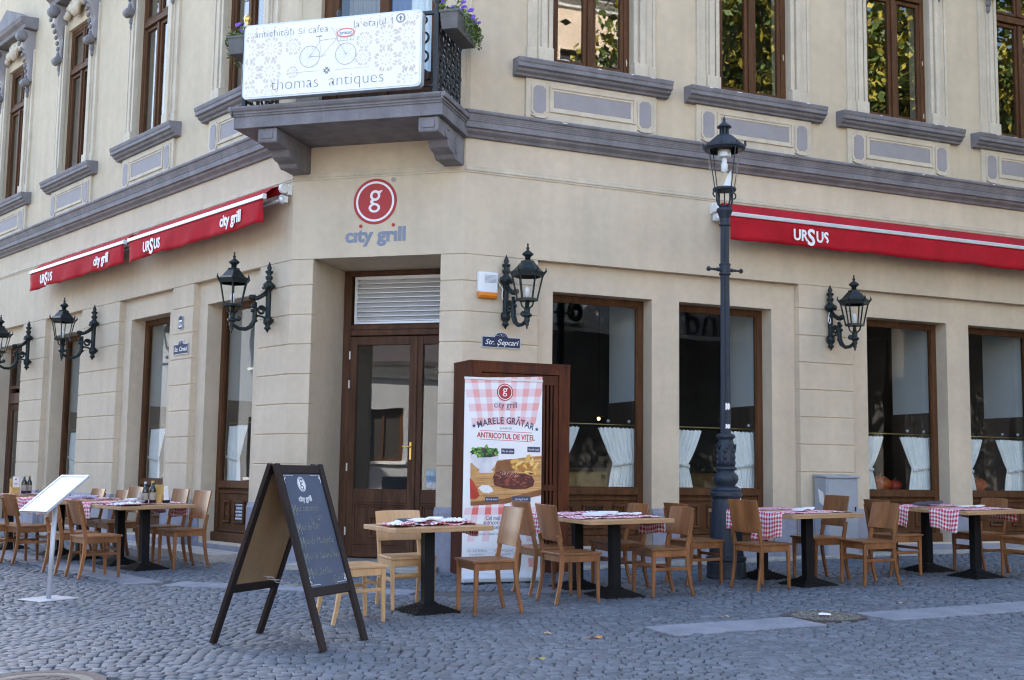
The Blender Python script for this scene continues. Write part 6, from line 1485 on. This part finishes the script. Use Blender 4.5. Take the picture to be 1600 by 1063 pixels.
# across the right hand street
HRM = FR @ T(0,-17,0) @ RZ(math.pi)
grey = house('cream_house', 'long cream house with a dark stone base across the right hand street', HRM, -46, -16.8, 8, 12, FACD, wins(-46,-16.8,3,1.2,[(7.6,9.8)]))  # upper storeys made tall and cream to bounce sun onto the right facade
rose = house('rose_house', 'taller rose coloured house across the right hand street near the camera', HRM, -16.6, -7.5, 8, 15, FACP, wins(-16.6,-7.5,2.6,1.1,[(8.0,10.0),(11.4,13.4)]))
obj('painted_shade_base', MB().box(-16.6,-7.5,-.06,.02,-.5,5.3), mat('shade_paint',(.085,.08,.078),.8,.3,2,.2,20), rose, HRM)  # dark colour stands in for shade on the lower wall
obj('sign_band', MB().box(-16.6,-7.5,-.05,.02,5.3,6.9), mat('grey_band',(.66,.66,.68),.8,.1,2), rose, HRM)
obj('painted_shade_base', MB().box(-46,-16.8,-.06,.02,-.5,6.2), bpy.data.materials['shade_paint'], grey, HRM)  # the same shade painted on the cream house
# before the corner door
dw = Vector((.615,.787)); HCM = Matrix(((dw.y*-1, -dw.x, 0, -11.6),(dw.x, -dw.y, 0, .9),(0,0,1,0),(0,0,0,1)))
house('white_house', 'white two storey house before the corner door', HCM, -7, 9, 9, 4.1, FACB, wins(-7,9,2.3,1.0,[(1.55,2.95)]))
house('unseen_grey_house', 'grey house on the far side of the square behind the viewer', T(0,-13,0) @ RZ(math.pi), -9, 8, 8, 9.5, mat('grey_stone',(.36,.34,.31),.85,.08,1.2), wins(-9,8,2.8,1.2,[(1.0,2.9),(4.6,6.6)]))  # added out of view to block low sky fill and bounce warm light
# across the left hand street
HLM = FL @ T(0,-12.5,0) @ RZ(math.pi)
house('pale_house', 'pale house across the left hand street', HLM, 4, 34, 9, 8.2, FACL, wins(4,34,3.2,1.3,[(1.0,3.1),(4.8,6.6)]), 1.0)
# air conditioner and letters on the grey house
acx = FR @ T(10.07,-16.93,5.5) @ RZ(math.pi); ac = thing('air_conditioner', 'air conditioner high on the rose coloured house wall', 'air conditioner', acx)
obj('housing', MB().box(-.42,.42,-.32,0,0,.62), WHITEP, ac, acx, bevel=.02); dd = MB(); disc(dd, .26, -.325, -.08, .31, 28); obj('fan_grille', dd, BLACKM, ac, acx); dd = MB(); disc(dd, .07, -.333, -.08, .31, 16); obj('hub', dd, WHITEP, ac, acx)
lb = thing('shop_lettering', 'large blue letters on the rose coloured house wall', 'lettering', FR @ T(14.8,-16.91,5.5) @ RZ(math.pi)); text('lettering', 'and', 1.15, FR @ T(14.8,-16.91,5.45) @ RZ(math.pi), SIGNBLUE, lb, ext=.02)
# trees
def tree(x, y, h, rc, label, seed, mats):
    g = gz(x, y); M = T(x, y, g); t = thing('leafy_tree', label, 'tree', M, 'trees across the right hand street'); r = random.Random(seed); rn = np.random.default_rng(seed)
    tr = MB(); tr.tube([(0,0,-.2),(.1,.05,h*.25),(.0,.2,h*.5),(.2,.1,h*.75)], [.32,.26,.2,.14], 9); tips = []
    for k in range(11):
        a = k*2.4; z0 = h*(.46+.025*k); L_ = rc*r.uniform(.6,1.0); p = Vector((0,.1,z0)); q = Vector((L_*math.cos(a), L_*math.sin(a), z0+h*r.uniform(.04,.24)))
        tr.tube([p, p.lerp(q,.5)+Vector((0,0,.25)), q], [.11,.07,.02], 6); tips += [p.lerp(q,.6), q, q+Vector((0,0,.8))]
    obj('trunk', tr, BARK, t, M, smooth=True)
    cl = [tp+Vector((r.gauss(0,.5),r.gauss(0,.5),r.gauss(0,.5))) for tp in tips for _ in range(3)]
    for mi_, m in enumerate(mats):
        n = 9000; cs = np.array([cl[i] for i in rn.integers(0,len(cl),n)])+rn.normal(0,.52,(n,3)); u = rn.normal(size=(n,3)); u /= np.linalg.norm(u,axis=1)[:,None]; v = np.cross(u, rn.normal(size=(n,3))); v /= np.linalg.norm(v,axis=1)[:,None]
        s = rn.uniform(.08,.17,n)[:,None]; V = np.stack([cs-u*s, cs+v*s*.6, cs+u*s, cs-v*s*.6], 1).reshape(-1,3)
        me = bpy.data.meshes.new('crown'); me.from_pydata(V.tolist(), [], [(4*i,4*i+1,4*i+2,4*i+3) for i in range(n)]); me.materials.append(m); obj('crown', me, None, t, M)
for i, (u, w_, h, rc) in enumerate(((12.8,11,14.5,3.9),(17.0,11.5,15,4.6),(21.5,11.5,15,4.6),(27,12,14.5,5))):
    p = FR @ Vector((u,-w_,0)); tree(p.x, p.y, h, rc, ['green and yellow tree nearest the corner','second yellow green tree from the corner','third yellow green tree from the corner','farthest yellow green tree'][i], 20+i, [LEAF, LEAFY])
# overhead cable at the upper left
obj('overhead_cable', MB().tube([FL @ Vector(q) for q in ((-10.9,-.31,9.62),(-9.6,-.9,9.62),(-7,-2.2,9.72),(-3,-4.2,10.1),(1,-6.4,10.8))], .011, 5), WIREM, None, I4, label='thin dark cable strung from the hood of the far left upper window', cat='cable')
